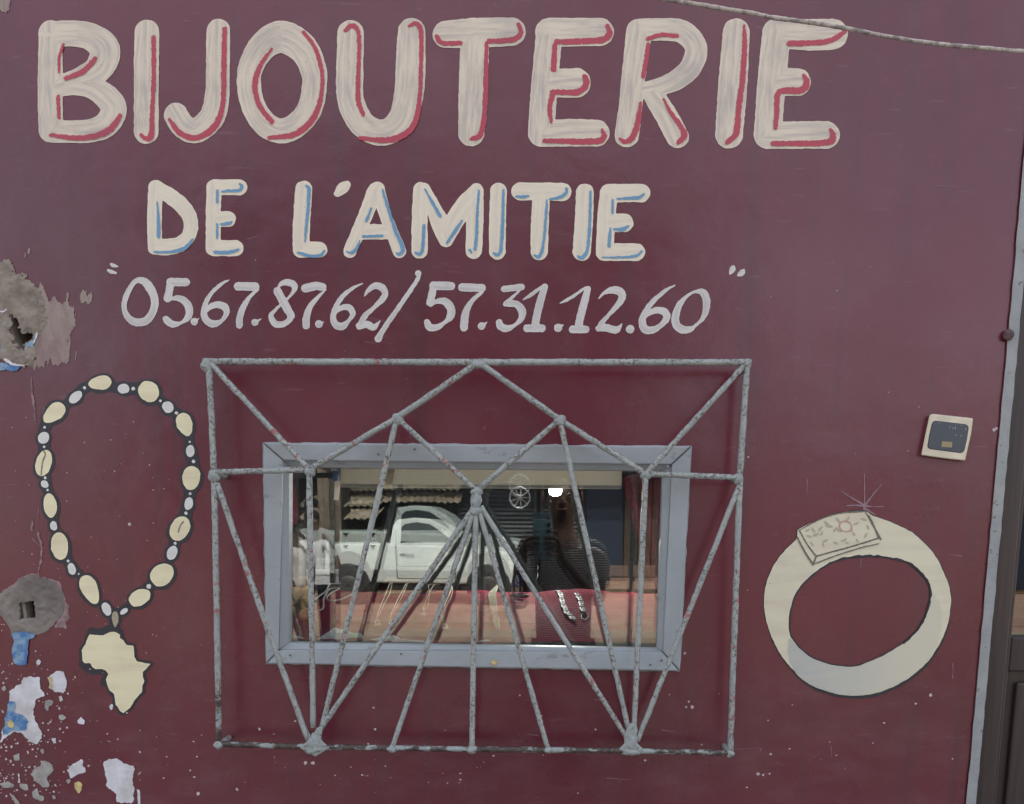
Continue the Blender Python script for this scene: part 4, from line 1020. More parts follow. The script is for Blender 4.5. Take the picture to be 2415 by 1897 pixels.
chain('silver_chain', 'rope', X(NK, [(560,90),(430,95),(400,130),(370,190),(300,240),(225,300),(180,330),(150,400),(190,450),(270,440),(330,410),(340,360),(340,300),(370,230),(420,160),(545,150),(440,210),(380,270),(420,310),(530,300),(640,260),(720,225)]), .0022, 'thick silver rope chain lying in loops at the left of the crimson cloth', 'chain')
# silver stones and small rings
t0 = empty('silver_ring', board(*X(NK, [(2060,450)])[0]), 'thin silver ring with a small stone, just left of the middle bar on the cloth', 'ring', 'small rings on the cloth')
chain('ring_band', 'silver', X(NK, [(2020,430),(2060,412),(2120,420),(2130,445),(2090,465),(2040,462),(2015,440)]), .0009, None, None, parent=t0)
MB().blob(board(*X(NK, [(2050,458)])[0], .006), (.004,.004,.003), 5, .3).build('stone', M['silver'], t0)
KB = (1040, 1380, 8.365)
t0 = empty('silver_ring', board(*X(KB, [(880,500)])[0]), 'silver ring with a bright round stone left of the bunch of pale strands', 'ring', 'small rings on the cloth')
chain('ring_band', 'silver', X(KB, [(850,530),(800,480),(850,455),(950,460),(975,500),(920,530)]), .0009, None, None, parent=t0)
MB().blob(board(*X(KB, [(882,535)])[0], .006), (.0048,.0048,.0042), 6, .1).build('stone', M['silver'], t0)
t0 = empty('silver_ring', board(*X(KB, [(780,340)])[0]), 'plain double silver ring just right of the middle bar', 'ring', 'small rings on the cloth')
chain('ring_band', 'silver', X(KB, [(850,300),(720,305),(700,325),(740,352),(860,352)]), .0010, None, None, bead=False, parent=t0)
# bunch of pale strands
ps = MB(); rr = random.Random(4)
for k in range(11):
    off = (k - 5) * 15
    e = rr.choice((0, -120, -60, -230)) if k < 8 else rr.choice((0, -20))
    pts = [(1120 + off*.2, 0), (1060 + off*.6, 90), (1010 + off*.9, 180 + rr.uniform(-20,20)), (1030 + off*.95 + rr.uniform(-15,15), 350), (1050 + off*.8 + rr.uniform(-10,10), 520), (1080 + off*.8, 680 + e*.4), (1105 + off*.7 + rr.uniform(-10,10), 880 + e)]
    P = catmull([tuple(board(*q, .004 + .003 * rr.random())) for q in X(KB, pts)], 9)
    ps.tube([Vector(p) for p in P], [.0012 * (1.2 if i % 2 else .7) for i in range(len(P))], 5)
M['bead'] = simple('pale_straw_beads', (.62, .58, .42), .45, vary=.25, scale=300)
ps.build('bead_strands', M['bead'], None, label='bunch of pale straw-coloured bead strands hanging on the crimson cloth', cat='bead strands')
# two broad link bracelets
KL = (1280, 1380, 10.875)
for run, lab in (([(350,170),(430,215),(470,290),(480,370),(505,450),(520,530),(570,610),(590,690),(640,760),(730,830),(790,900)], 'broad silver link bracelet with a toggle end, left of the pair on the cloth'),
                 ([(720,150),(780,190),(850,240),(900,300),(940,360),(975,440),(985,520),(995,590),(1030,660),(1060,720)], 'broad silver link bracelet ending in a round clasp, right of the pair on the cloth')):
    t0 = empty('bracelet', board(*X(KL, [run[-1]])[0]), lab, 'bracelet', 'silver link bracelets on the cloth')
    for k in range(len(run) - 1):
        a, b = X(KL, [run[k]])[0], X(KL, [run[k+1]])[0]
        A, B = board(*a, .006), board(*b, .006); d = (B - A); l = d.length; d.normalize()
        s = Vector((1, slope*0, 0)); nrm = Vector((0, -slope, 1)).normalized(); s = d.cross(nrm).normalized()
        w = .0066 if k % 2 else .0055; g = .10
        o4 = [A + d*l*g - s*w, A + d*l*g + s*w, A + d*l*(1-g) + s*w, A + d*l*(1-g) - s*w]; c = sum(o4, Vector())/4
        i4 = [c + (p - c)*.45 for p in o4]; up = nrm * (.003 if k % 2 else .0045)
        mb = MB(); mb.add([p + up for p in o4] + [p + up*1.2 for p in i4] + [p for p in o4] + [p for p in i4],
            [[0,1,5,4],[1,2,6,5],[2,3,7,6],[3,0,4,7],[0,8,9,1],[1,9,10,2],[2,10,11,3],[3,11,8,0],[4,5,13,12],[5,6,14,13],[6,7,15,14],[7,4,12,15]])
        mb.build('link', M['silver'], t0)
    if 'round' in lab:
        c = X(KL, [(1075,810)])[0]
        chain('clasp', 'silver', [(c[0] + 8.2*math.cos(w), c[1] + 7.6*math.sin(w)) for w in np.linspace(.1, 5.9, 14)], .0016, None, None, bead=False, parent=t0)
        chain('clasp_pin', 'silver', X(KL, [(1130,830),(1160,815),(1215,805)]), .0013, None, None, bead=False, parent=t0)
    else:
        MB().blob(board(*X(KL, [(810,915)])[0], .008), (.0035,.0035,.003), 7, .05).build('clasp', M['silver'], t0, smooth=True)
        chain('clasp_pin', 'silver', X(KL, [(225,172),(300,160),(400,150)]), .0013, None, None, bead=False, parent=t0)
# engraved bangle
cb_ = board(*X(KB, [(1550,255)])[0], .002)
t0 = empty('bangle', cb_, 'silver bangle with an engraved wave, standing at the foot of the plastic bottle', 'bangle')
R = .0245
mb = MB().lathe(cb_ + Vector((0,0,.002)), [(R,.0),(R+.0012,.001),(R+.0012,.008),(R,.009),(R-.001,.008),(R-.001,.001),(R,.0)], 40)
mb.build('band', M['silver'], t0, smooth=True)
for k in range(14):
    w = math.radians(200 + k * 10)
    a = cb_ + Vector(((R+.0013)*math.cos(w), (R+.0013)*math.sin(w), .0045)); b = cb_ + Vector(((R+.0013)*math.cos(w+.16), (R+.0013)*math.sin(w+.16), .0095 if k % 2 else .005))
    MB().tube([a, b], .0006, 4).build('engraved_stroke', M['gap'], t0)
# bottle
M['pet'] = glass_mat('thin_clear_plastic', .14, (.80, .86, .95))
bc = board(1220, 1426, .0); sc_ = (bc.y - CAM.y) / F
t0 = empty('water_bottle', bc, 'small clear plastic water bottle with a blue band behind the bangle', 'bottle')
prof = [(.0001,0),(12,0),(13,2),(13,18),(12.4,24),(13,30),(12.4,36),(13,42),(12,54),(8,66),(4.4,72),(4.4,78)]
MB().lathe(bc + Vector((0,0,.004)), [(r*sc_*1.05, h*sc_*1.08) for r, h in prof], 20).build('bottle_body', M['pet'], t0, smooth=True)
MB().lathe(bc + Vector((0,0,.004)), [(4.9*sc_,84*sc_),(5.2*sc_,78*sc_),(5.2*sc_,85*sc_),(4.6*sc_,90*sc_),(.0001,90*sc_)], 16).build('cap', simple('blue_cap', (.10,.16,.30), .4), t0, smooth=True)
MB().lathe(bc + Vector((0,0,.004)), [(13.2*sc_,40*sc_),(13.4*sc_,41*sc_),(13.4*sc_,47*sc_),(13.2*sc_,48*sc_)], 20).build('label_band', simple('deep_blue_band', (.03,.06,.30), .4), t0, smooth=True)
# crumpled papers on the sill
pm = simple('white_paper', (.78,.80,.82), .7, vary=.06, scale=50, bump=.3)
pq = simple('pale_aqua_paper', (.60,.74,.74), .7, vary=.1, scale=50, bump=.3)
def translucent(m, col, f):
    t_ = m.node_tree; tr_ = t_.nodes.new('ShaderNodeBsdfTranslucent'); tr_.inputs[0].default_value = (*col, 1)
    mx_ = t_.nodes.new('ShaderNodeMixShader'); mx_.inputs[0].default_value = f
    t_.links.new(t_.nodes['Principled BSDF'].outputs[0], mx_.inputs[1]); t_.links.new(tr_.outputs[0], mx_.inputs[2])
    t_.links.new(mx_.outputs[0], t_.nodes['Material Output'].inputs[0])
translucent(pm, (.95, .95, .97), .45); translucent(pq, (.75, .92, .92), .45)
def paper(pts, mat, label, seed, name='paper', cat='paper'):
    r_ = random.Random(seed); f = [at(x, y, .052 + .03 * r_.random()) for x, y in pts]
    c = sum(f, Vector()) / len(f) + Vector((0, -.004, .004)); n = len(f)
    back = [p + Vector((0, .0012, -.0004)) for p in f]; cbk = c + Vector((0,.0012,-.0004))
    mb = MB(); mb.add(f + [c], [[i, (i+1) % n, n] for i in range(n)]); mb.add(back + [cbk], [[(i+1) % n, i, n] for i in range(n)])
    mb.build(name, mat, None, label=label, cat=cat, group='papers along the window sill')
paper([(742,1512),(790,1480),(835,1494),(800,1512),(770,1518)], pm, 'white folded paper on the sill beside the leftmost fan of bars', 1)
paper([(768,1496),(778,1491),(800,1493),(850,1493),(868,1512),(830,1518),(790,1517)], pq, 'pale aqua folded paper sheet on the sill, widest of the papers', 2)
paper([(684,1498),(705,1500),(730,1510),(735,1520),(690,1520)], pm, 'crumpled white scrap in the bottom left corner of the window', 3)
paper([(870,1508),(930,1498),(950,1510),(1000,1512),(1010,1519),(900,1519)], pm, 'flat white sheet edge lying between two slanted bars on the sill', 4)
paper([(1120,1514),(1145,1509),(1205,1515),(1212,1523),(1122,1522)], pm, 'small white sheet just right of the middle bar on the sill', 5)
paper([(1244,1522),(1262,1514),(1285,1517),(1270,1525)], simple('grey_foil', (.30,.32,.34), .4, vary=.4, scale=80), 'crumpled grey foil wrapper on the sill', 6, 'foil_wrapper', 'wrapper')
# cream pelmet across the top of the display
M['pelmet'] = simple('cream_painted_board', (.94, .90, .78), .6, vary=.07, scale=10, bump=.1)
_t = M['pelmet'].node_tree; _tr = _t.nodes.new('ShaderNodeBsdfTranslucent'); _tr.inputs[0].default_value = (.97, .94, .84, 1)
_mx = _t.nodes.new('ShaderNodeMixShader'); _mx.inputs[0].default_value = .68
_t.links.new(_t.nodes['Principled BSDF'].outputs[0], _mx.inputs[1]); _t.links.new(_tr.outputs[0], _mx.inputs[2])
_t.links.new(_mx.outputs[0], _t.nodes['Material Output'].inputs[0])
t0 = empty('display_pelmet', at(1130, 1150, .075), 'cream pelmet board across the top of the display behind the glass', 'pelmet')
p0, p1 = at(800, 1149, .075), at(1466, 1151, .075)
bevel(MB().box((p0.x, .075, p0.z), (p1.x, .095, p0.z + .10)).build('board', M['pelmet'], t0), .002)
bevel(MB().box((p0.x, .069, p0.z + .0355), (p1.x, .0745, p0.z + .043)).build('ledge', M['pelmet'], t0), .001)
bevel(MB().box((p0.x, .070, p0.z), (p1.x, .0745, p0.z + .006)).build('ledge', simple('grey_edge', (.30,.29,.26), .6), t0), .001)
a, b = at(915, 1104, .066), at(905, 1152, .066)
MB().prism([a + Vector((0,0,0)), b, b + Vector((.016,0,0)), a + Vector((.014,0,0))], [v + Vector((0,.002,0)) for v in (a, b, b + Vector((.016,0,0)), a + Vector((.014,0,0)))]).build('tape_strip', simple('tan_tape', (.62,.50,.36), .6), t0)
t0 = empty('hanging_tag', at(795, 1180, .07), 'cream and blue paper tag hanging at the left end of the pelmet', 'tag')
for (pts, m, nm) in (([(782,1100),(803,1100),(802,1135),(786,1136)], simple('blue_print', (.05,.12,.30), .6, vary=.4, scale=60), 'blue_strip'), ([(789,1136),(803,1136),(798,1180),(787,1180)], M['pelmet'], 'cream_strip')):
    f = [at(x, y, .068) for x, y in pts]
    MB().prism(f[::-1], [v + Vector((0,.0015,0)) for v in f][::-1]).build(nm, m, t0)
# curtains
def curtain(edge_l, edge_r, y, folds, depth, mat, label, bottom=None):
    """edge_l / edge_r: pixel points from top to bottom"""
    Lp = catmull([(*p, 0) for p in edge_l], 6)[:, :2]; Rp = catmull([(*p, 0) for p in edge_r], 6)[:, :2]
    n = 24; V = []; Fc = []; m = 30
    for j in range(n + 1):
        f = j / n
        a = Lp[min(len(Lp)-1, int(round(f*(len(Lp)-1))))]; b = Rp[min(len(Rp)-1, int(round(f*(len(Rp)-1))))]
        for i in range(m + 1):
            g = i / m; yy = y + depth * math.sin(g * folds * 6.283 + .8*f) * (.4 + .6*f)
            V.append(tuple(at(a[0]*(1-g) + b[0]*g, a[1]*(1-g) + b[1]*g, yy)))
    for j in range(n):
        for i in range(m):
            q = j*(m+1) + i
            Fc.append([q, q+m+1, q+m+2, q+1])
    return mesh('curtain', V, Fc, mat, None, smooth=True, label=label, cat='curtain')
curtain([(1466,1128),(1478,1180),(1504,1274),(1525,1345),(1546,1416)], [(1566,1092),(1570,1180),(1572,1274),(1574,1345),(1578,1416)], .16, 3, .010, simple('dark_plum_fabric', (.30,.012,.06), .8, vary=.3, scale=30), 'dark plum curtain drawn aside at the right of the window display')
curtain([(668,1090),(668,1140),(670,1180),(671,1215),(673,1240)], [(694,1090),(697,1140),(701,1180),(703,1215),(700,1238)], .14, 1.5, .006, simple('bright_crimson_fabric', (.75,.02,.12), .8, vary=.2, scale=30), 'narrow bright crimson curtain end at the left of the window')
# lamp hanging in the room
lamp = empty('ceiling_lamp', at(1310, 1168, .95), 'lit greenish-white lamp hanging in the dark room behind the glass', 'lamp')
em = bpy.data.materials.new('lit_lamp_glass'); em.use_nodes = True
e = em.node_tree.nodes['Principled BSDF']; e.inputs['Emission Color'].default_value = (.55, 1, .85, 1); e.inputs['Emission Strength'].default_value = 1.5
lc = at(1310, 1140, .95); s_ = 2.45 / F
MB().lathe(lc, [(16.5*s_, 10*s_), (16.5*s_, -8*s_), (15.5*s_, -20*s_), (12*s_, -26*s_), (6*s_, -29*s_), (.0001, -29.5*s_)], 20).build('lamp_glass', em, lamp, smooth=True)
MB().lathe(lc, [(.0001, 16*s_), (17.5*s_, 14*s_), (17.5*s_, 9*s_), (.0001, 9*s_)], 20).build('lamp_cap', M['wood'], lamp, smooth=True)
ll = bpy.data.lights.new('lamp_light', 'POINT'); ll.energy = 5; ll.color = (1, .98, .94); ll.shadow_soft_size = 0.0
lo_ = bpy.data.objects.new('lamp_light', ll); COL.objects.link(lo_); lo_.location = lc + Vector((0, -.05, -.08))
MB().tube([lc + Vector((0,0,.02)), Vector((lc.x, lc.y, 2.69))], .003, 6).build('lamp_cord', M['gap'], lamp)

# ================================================================== THE STREET BEHIND THE CAMERA (seen in the panes)
def earth(name, a, b, sc=1.2):
    t = MT(name, .95, 0, .2)
    c = t.mix(t.ramp(t.noise(sc, 6, .6), .3, .7), a, b)
    c = t.mix(t.ramp(t.noise(30, 4, .7), .6, .75, 0, .5), c, tuple(x*.6 for x in a))
    t.base(c); t.bump(t.noise(25, 5), .5, .01); return t.m
M['earth'] = earth('laterite_earth', (.31,.20,.15), (.38,.26,.20))
M['slab'] = earth('salmon_dusted_concrete', (.27,.17,.13), (.34,.225,.18), 2.5)
M['slab2'] = earth('mossy_concrete', (.24,.22,.15), (.32,.29,.20), 3)
MB().add([(-150,-150,-.02),(150,-150,-.02),(150,150,-.02),(-150,150,-.02)], [[0,1,2,3]]).build('ground', M['earth'], None, kind='structure')
M['road'] = earth('dusty_grey_asphalt', (.075,.072,.068), (.115,.11,.10), .8)
M['pave'] = earth('grey_pavement_concrete', (.27,.265,.25), (.34,.33,.31), 2)
MB().box((-60,-8.99,-.3),(60,-2.61,-.012)).build('road', M['road'], None, kind='structure')
MB().box((-30,-11.7,-.3),(30,-10.6,.06)).build('kerb', M['slab'], None, kind='structure')
MB().box((-30,-10.59,-.3),(30,-9.75,.02)).build('gutter_slab', M['slab'], None, kind='structure')
MB().box((-30,-9.74,-.3),(30,-9.0,.06)).build('road_edge', M['slab2'], None, kind='structure')
MB().box((-30,-2.6,-.3),(30,-.002,.08)).build('pavement', M['pave'], None, kind='structure')

# ---- pickup truck
M['wpaint'] = simple('white_vehicle_paint', (.72,.80,.78), .25, vary=.05, scale=1)
M['tglass'] = simple('dark_vehicle_glass', (.035,.05,.05), .08, vary=.1, spec=.7)
M['rubber'] = simple('black_rubber', (.02,.02,.02), .8)
M['dark'] = simple('dark_trim', (.03,.032,.035), .6)
M['steel'] = simple('dull_steel_wheel', (.10,.10,.10), .5, .3)
M['chrome'] = simple('bright_alloy', (.62,.64,.66), .3, .8)
tx, ty = -5.0, -14.0                                # rear corner, near side
truck = empty('pickup_truck', (tx + 2.4, ty - .9, 0), 'white single-cab pickup truck parked across the street, mirrored in the window', 'pickup truck')
def tp(u, z, w): return (tx + u, ty - w, z)
def side_solid(prof, w0, w1, inset=0.0):
    return [tp(u, z, w0) for u, z in prof], [tp(u, z, w1) for u, z in prof]
lowp = [(0.05,.50),(0,.75),(0.02,1.20),(1.74,1.23),(1.80,1.22),(3.24,1.18),(3.9,1.12),(4.45,1.02),(4.70,.88),(4.80,.62),(4.76,.44),(4.3,.40),(.6,.44)]
f, b = side_solid(lowp, 0, 1.78)
bevel(MB().prism(f, b).build('body', M['wpaint'], truck), .05, 3)
cabp = [(1.80,1.20),(1.86,1.58),(1.94,1.70),(2.30,1.745),(2.62,1.72),(2.95,1.55),(3.34,1.17)]
cf = [tp(u, z, .03 + .16 * max(0, z - 1.2)) for u, z in cabp]; cbk = [tp(u, z, 1.75 - .16 * max(0, z - 1.2)) for u, z in cabp]
cab = bevel(MB().prism(cf, cbk).build('cab', M['wpaint'], truck), .03, 3)
def on_cab(L, off, back=False):
    return [tp(u, z, (.03 + .16 * max(0, z - 1.2) - off) if not back else (1.75 - .16 * max(0, z - 1.2) + off)) for u, z in L]
wl = [(2.02,1.24),(2.04,1.56),(2.12,1.62),(2.34,1.655),(2.60,1.62),(2.86,1.46),(3.10,1.25)]
for bk in (False, True):
    s = MB().prism(on_cab(wl, .006, bk), on_cab(wl, -.02, bk))
    s.build('side_window', M['tglass'], truck)
fr = []; 
for k in range(len(wl)):
    fr.append(k)
ww = [( (u-2.5)*1.07+2.5, (z-1.44)*1.13+1.44) for u, z in wl]
A_, B_ = on_cab(ww, .010), on_cab(wl, .010)
n = len(wl)
MB().add(A_ + B_, [[i, (i+1) % n, (i+1) % n + n, i+n] for i in range(n)]).build('window_surround', M['wpaint'], truck)
MB().add([tp(2.66,1.70,.16),tp(3.36,1.185,.08),tp(3.36,1.185,1.70),tp(2.66,1.70,1.62)], [[0,1,2,3]]).build('windscreen', M['tglass'], truck)
door_t = MB()
for (u0,z0,u1,z1) in ((1.92,1.22,1.95,.52),(1.95,.52,3.12,.52),(3.12,.52,3.20,1.18)):
    a, b_ = Vector(tp(u0,z0,-.004)), Vector(tp(u1,z1,-.004))
    door_t.tube([a, b_], .008, 4)
dr = door_t.build('door_seam', M['dark'], truck)
bevel(MB().box(tp(2.02,.985,-.004 + .0), tuple(Vector(tp(2.12,1.025,-.03)))).build('door_handle', M['dark'], truck), .004)
bevel(MB().box(tp(2.12,.985,-.004), tp(2.30,1.03,-.035)).build('door_handle', M['chrome'], truck), .008)
bevel(MB().box(tp(3.02,1.20,.0), tp(3.18,1.38,-.20)).build('wing_mirror', M['wpaint'], truck), .02)
bevel(MB().box(tp(1.55,1.23,.12), tp(1.66,1.30,.05)).build('bed_hook', M['dark'], truck), .01)
for u in (.25, .85, 1.4):
    MB().add([tp(u,1.19,-.004),tp(u+.13,1.19,-.004),tp(u+.07,1.10,-.004)], [[0,1,2]]).build('bed_tie_slot', M['dark'], truck)
bevel(MB().box(tp(1.72,1.22,1.6), tp(1.78,1.66,.2)).build('headboard', M['dark'], truck), .01)
bevel(MB().box(tp(4.62,.42,1.80), tp(4.90,.66,-.02)).build('bumper', M['wpaint'], truck), .05, 3)
bevel(MB().box(tp(4.40,.86,.32), tp(4.745,1.0,-.012)).build('headlight', simple('headlight_glass', (.45,.48,.5), .15), truck), .03)
bevel(MB().box(tp(4.40,.86,1.79), tp(4.745,1.0,1.46)).build('headlight', M['chrome'], truck), .03)
bevel(MB().box(tp(-.012,.95,.16), tp(.10,1.15,-.010)).build('tail_light', simple('red_lens', (.4,.02,.02), .3), truck), .015)
for u in (.95, 3.80):
    for w, s in ((0.0, 1), (1.78, -1)):
        c = Vector(tp(u, .37, w))
        MB().lathe(c, [(.0001, .010*s), (.45, .010*s), (.45, -.05*s)], 28, 'Y').build('arch_shade_disc', M['dark'], truck)  # dark disc on the uncut body stands in for the shaded wheel opening
        tyre = MB().lathe(c, [(.20, .03*s), (.33, .035*s), (.37, .01*s), (.37, -.18*s), (.20, -.19*s)], 28, 'Y').build('tyre', M['rubber'], truck, smooth=True)
        rim = MB().lathe(c, [(.0001, .02*s), (.05, .035*s), (.14, .02*s), (.20, .036*s), (.205, .02*s)], 28, 'Y').build('rim', M['steel'], truck, smooth=True)
        MB().lathe(c, [(.0001, .042*s), (.035, .04*s), (.04, .02*s)], 12, 'Y').build('hub_cap', M['dark'], truck)

# ---- spare alloy wheel hanging on the shutters
c = street(1226, 1174, 17.0)
rimt = empty('alloy_wheel', c + Vector((0,0,-.24)), 'bright spoked alloy wheel hung up in front of the dark shutters across the street', 'wheel')
MB().lathe(c, [(.205,-.02),(.235,.03),(.24,.05),(.225,.06),(.205,.03),(.195,-.04)], 32, 'Y').build('rim', M['chrome'], rimt, smooth=True)
MB().lathe(c, [(.0001,.05),(.045,.05),(.05,.0)], 16, 'Y').build('hub', M['chrome'], rimt)
for k in range(9):
    w = k * 2*math.pi/9; d = Vector((math.cos(w),0,math.sin(w))); s = Vector((-math.sin(w),0,math.cos(w)))
    MB().tube([c + d*.035 + Vector((0,.04,0)), c + d*.12 + Vector((0,.045,0)) , c + d*.21 + Vector((0,.02,0))], [.014,.009,.012], 5).build('spoke', M['chrome'], rimt)
MB().lathe(c + Vector((0,-.02,0)), [(.0001,-.06),(.19,-.06),(.20,.0)], 24, 'Y').build('spoke_backing', M['dark'], rimt)  # dark disc closing the gaps behind the spokes
MB().tube([c + Vector((0,0,.23)), c + Vector((0,-.6,.75))], .006, 5).build('wire', M['dark'], rimt)

# ---- opposite row of buildings
FY = -17.6
blk = empty('shop_block', (-2.5, FY - 3, 0), 'dark two-storey block of shuttered shops across the street behind the pickup', 'building')
M['dkwall'] = simple('shade_dark_render', (.050,.052,.058), .9, vary=.4, scale=1.5)  # dark colour stands in for awning shade and dims the shop wall's sheen
M['shut'] = simple('dark_roller_slat', (.050,.056,.066), .7, vary=.35, scale=2)
M['shut2'] = simple('brown_board', (.055,.04,.030), .8, vary=.4, scale=4)
M['navy'] = simple('deep_navy_paint', (.012,.022,.045), .6, vary=.3)
MB().box((-9.5, FY - 6, 0), (3.6, FY, 9.0)).build('block_wall', M['dkwall'], blk)
MB().box((-9.8, FY - 6.2, 9.0), (3.9, FY + .5, 9.2)).build('roof_slab', M['dkwall'], blk)
MB().box((-9.6, FY, 3.15), (3.7, FY + 1.0, 3.3)).build('balcony_slab', M['dkwall'], blk)
for k in range(6):
    x = -8.6 + k * 2.1
    w_ = MB().box((x, FY - .01, 4.4), (x + 1.1, FY + .03, 5.9)).build('window', M['tglass'], blk)
    MB().box((x - .08, FY - .01, 4.3), (x + 1.18, FY + .08, 4.39)).build('sill', M['dkwall'], w_)
slat = None
for (x0, x1) in ((-2.15, -.35), (-4.4, -2.6), (-.1, .75)):
    sh = MB().box((x0 - .08, FY, 0.1), (x0 - .001, FY + .10, 2.7)).box((x1 + .001, FY, .1), (x1 + .08, FY + .10, 2.7)).box((x0 - .08, FY, 2.701), (x1 + .08, FY + .22, 3.0)).build('roller_shutter', M['dkwall'], blk)
    for k in range(24):
        z = .12 + k * .107
        w = random.uniform(-.006, .006)
        MB().prism([(x0, FY + .02 + w, z), (x1, FY + .02 - w, z), (x1, FY + .055 - w, z + .05), (x1, FY + .02 - w, z + .10), (x0, FY + .02 + w, z + .10), (x0, FY + .055 + w, z + .05)][:0] or [(x0, FY + .02 + w, z), (x0, FY + .05 + w, z + .05), (x0, FY + .02 + w, z + .10), (x0, FY + .005, z + .10), (x0, FY + .005, z)],
                   [(x1, FY + .02 - w, z), (x1, FY + .05 - w, z + .05), (x1, FY + .02 - w, z + .10), (x1, FY + .005, z + .10), (x1, FY + .005, z)]).build('slat', M['shut'], sh)
bevel(MB().box((.95, FY, .1), (1.85, FY + .06, 2.6)).build('door', M['navy'], blk), .01)
for k in range(5):
    MB().box((1.90 + k*.17, FY, .1), (2.05 + k*.17, FY + .09, 2.65)).build('board', M['shut2'], blk)
MB().box((.9, FY + .07, .1), (3.4, FY + .75, .33)).build('door_step', M['slab'], blk)
lowb = empty('low_building', (8, FY - 2, 0), 'low ochre-washed building to the right of the shuttered block', 'building')
MB().box((3.95, FY - 4, 0), (15, FY + .2, 2.9)).build('wall', simple('ochre_wash', (.26,.20,.13), .9, vary=.25, scale=1), lowb)
MB().prism([(3.9, FY + .8, 2.85), (15.1, FY + .8, 2.85), (15.1, FY - 4.2, 3.5), (3.9, FY - 4.2, 3.5)], [(3.9, FY + .8, 2.92), (15.1, FY + .8, 2.92), (15.1, FY - 4.2, 3.57), (3.9, FY - 4.2, 3.57)]).build('roof', M['shut2'], lowb)
for k in range(3):
    bevel(MB().box((5 + k*3.2, FY + .2, .1), (6.3 + k*3.2, FY + .26, 2.2)).build('door', M['navy'], lowb), .01)

# ---- market stalls with corrugated roofs
M['tin'] = simple('weathered_corrugated_tin', (.40,.355,.28), .6, .0, vary=.35, scale=3)
M['tin2'] = simple('rusty_corrugated_tin', (.30,.25,.19), .6, .0, vary=.4, scale=3)
M['shade'] = simple('shade_dark_boards', (.035,.032,.030), .9, vary=.4, scale=3)  # near-black puts the shade under the stall roofs into the colour
def corr(x0, x1, yf, yb, zf, zb, mat, parent, seed):
    r_ = random.Random(seed); nb = int((x1 - x0) / .019); V = []; Fc = []
    for i in range(nb + 1):
        x = x0 + (x1 - x0) * i / nb; h = .020 * math.sin(2*math.pi*(x - x0) / .15)
        e = r_.uniform(-.01, .01)
        for (yy, zz) in ((yf + e, zf), (yb, zb)):
            V.append((x, yy, zz + h)); 
    for i in range(nb): Fc.append([2*i, 2*i+2, 2*i+3, 2*i+1])
    o = mesh('roof_sheet', V, Fc, mat, parent)
    m = o.modifiers.new('sheet_thickness', 'SOLIDIFY'); m.thickness = .004
    return o
def stall(x0, x1, yf, yb, zf, zb, label, seed):
    st = empty('market_stall', ((x0+x1)/2, (yf+yb)/2, 0), label, 'market stall', 'market stalls across the street')
    n = max(1, int(round((x1 - x0) / .85))); r_ = random.Random(seed)
    for k in range(n):
        a, b = x0 + (x1-x0)*k/n - .04, x0 + (x1-x0)*(k+1)/n + .04
        dz = .012 * (k % 2); dy = r_.uniform(-.10, .12)
        corr(a, b, yf + dy, yb, zf + dz, zb + dz, M['tin'] if r_.random() < .7 else M['tin2'], st, seed*9+k)
    for x in (x0 + .06, (x0+x1)/2, x1 - .06):
        MB().tube([(x, yf - .15, 0), (x + .02, yf - .15, zf - .02)], .035, 7).build('post', M['shade'], st)
    MB().box((x0 + .05, yb + .02, .0), (x1 - .05, yb + .10, zb - .06)).build('back_boards', M['shade'], st)
    MB().box((x0 + .1, yf - .9, .70), (x1 - .1, yf - .3, .78)).build('counter', M['shut2'], st)
    MB().box((x0 + .12, yf - .88, .0), (x1 - .12, yf - .80, .699)).build('counter_front', M['shade'], st)
    return st
def ex(px, d): return street(px, 1240, d).x
stall(ex(706, 18.0), ex(884, 18.0), -16.4, -17.5, 1.72, 2.02, 'low market stall with a corrugated tin roof behind the bed of the pickup', 1)
t0 = stall(ex(795, 19.0), ex(905, 19.0), -17.25, -17.56, 2.10, 2.38, 'taller tin roof stepped up behind the low stall across the street', 2)
stall(ex(640, 22.0), ex(700, 22.0), -20.5, -22.0, 2.3, 2.7, 'far small tin-roofed stall at the left of the shuttered block', 3)
aw = empty('tin_awning', (-4.0, FY + .3, 2.2), 'corrugated tin awning fixed above the pickup on the shuttered block', 'awning')
for k in range(3):
    corr(ex(905,18.6) + k*.62, ex(905,18.6) + k*.62 + .64, FY + .75, FY + .02, 2.13 + .01*(k%2), 2.42 + .01*(k%2), M['tin2'], aw, 40 + k)
bd = empty('wooden_kiosk', (-6.9, -16.6, 0), 'tall brown plank kiosk at the left of the market stalls', 'kiosk')
kx0, kx1 = ex(738, 17.2), ex(792, 17.2)
for k in range(4):
    a = kx0 + (kx1-kx0)*k/4
    MB().box((a, -16.2 + .01*(k%2), 0), (a + (kx1-kx0)/4 - .006, -16.1, 3.1)).build('plank', simple('kiosk_plank', (.15,.12,.095), .9, vary=.35, scale=3) if k == 0 else bpy.data.materials['kiosk_plank'], bd)
MB().box((kx0, -17.0, 0), (kx1, -16.21, 3.1)).build('kiosk_box', M['shade'], bd)
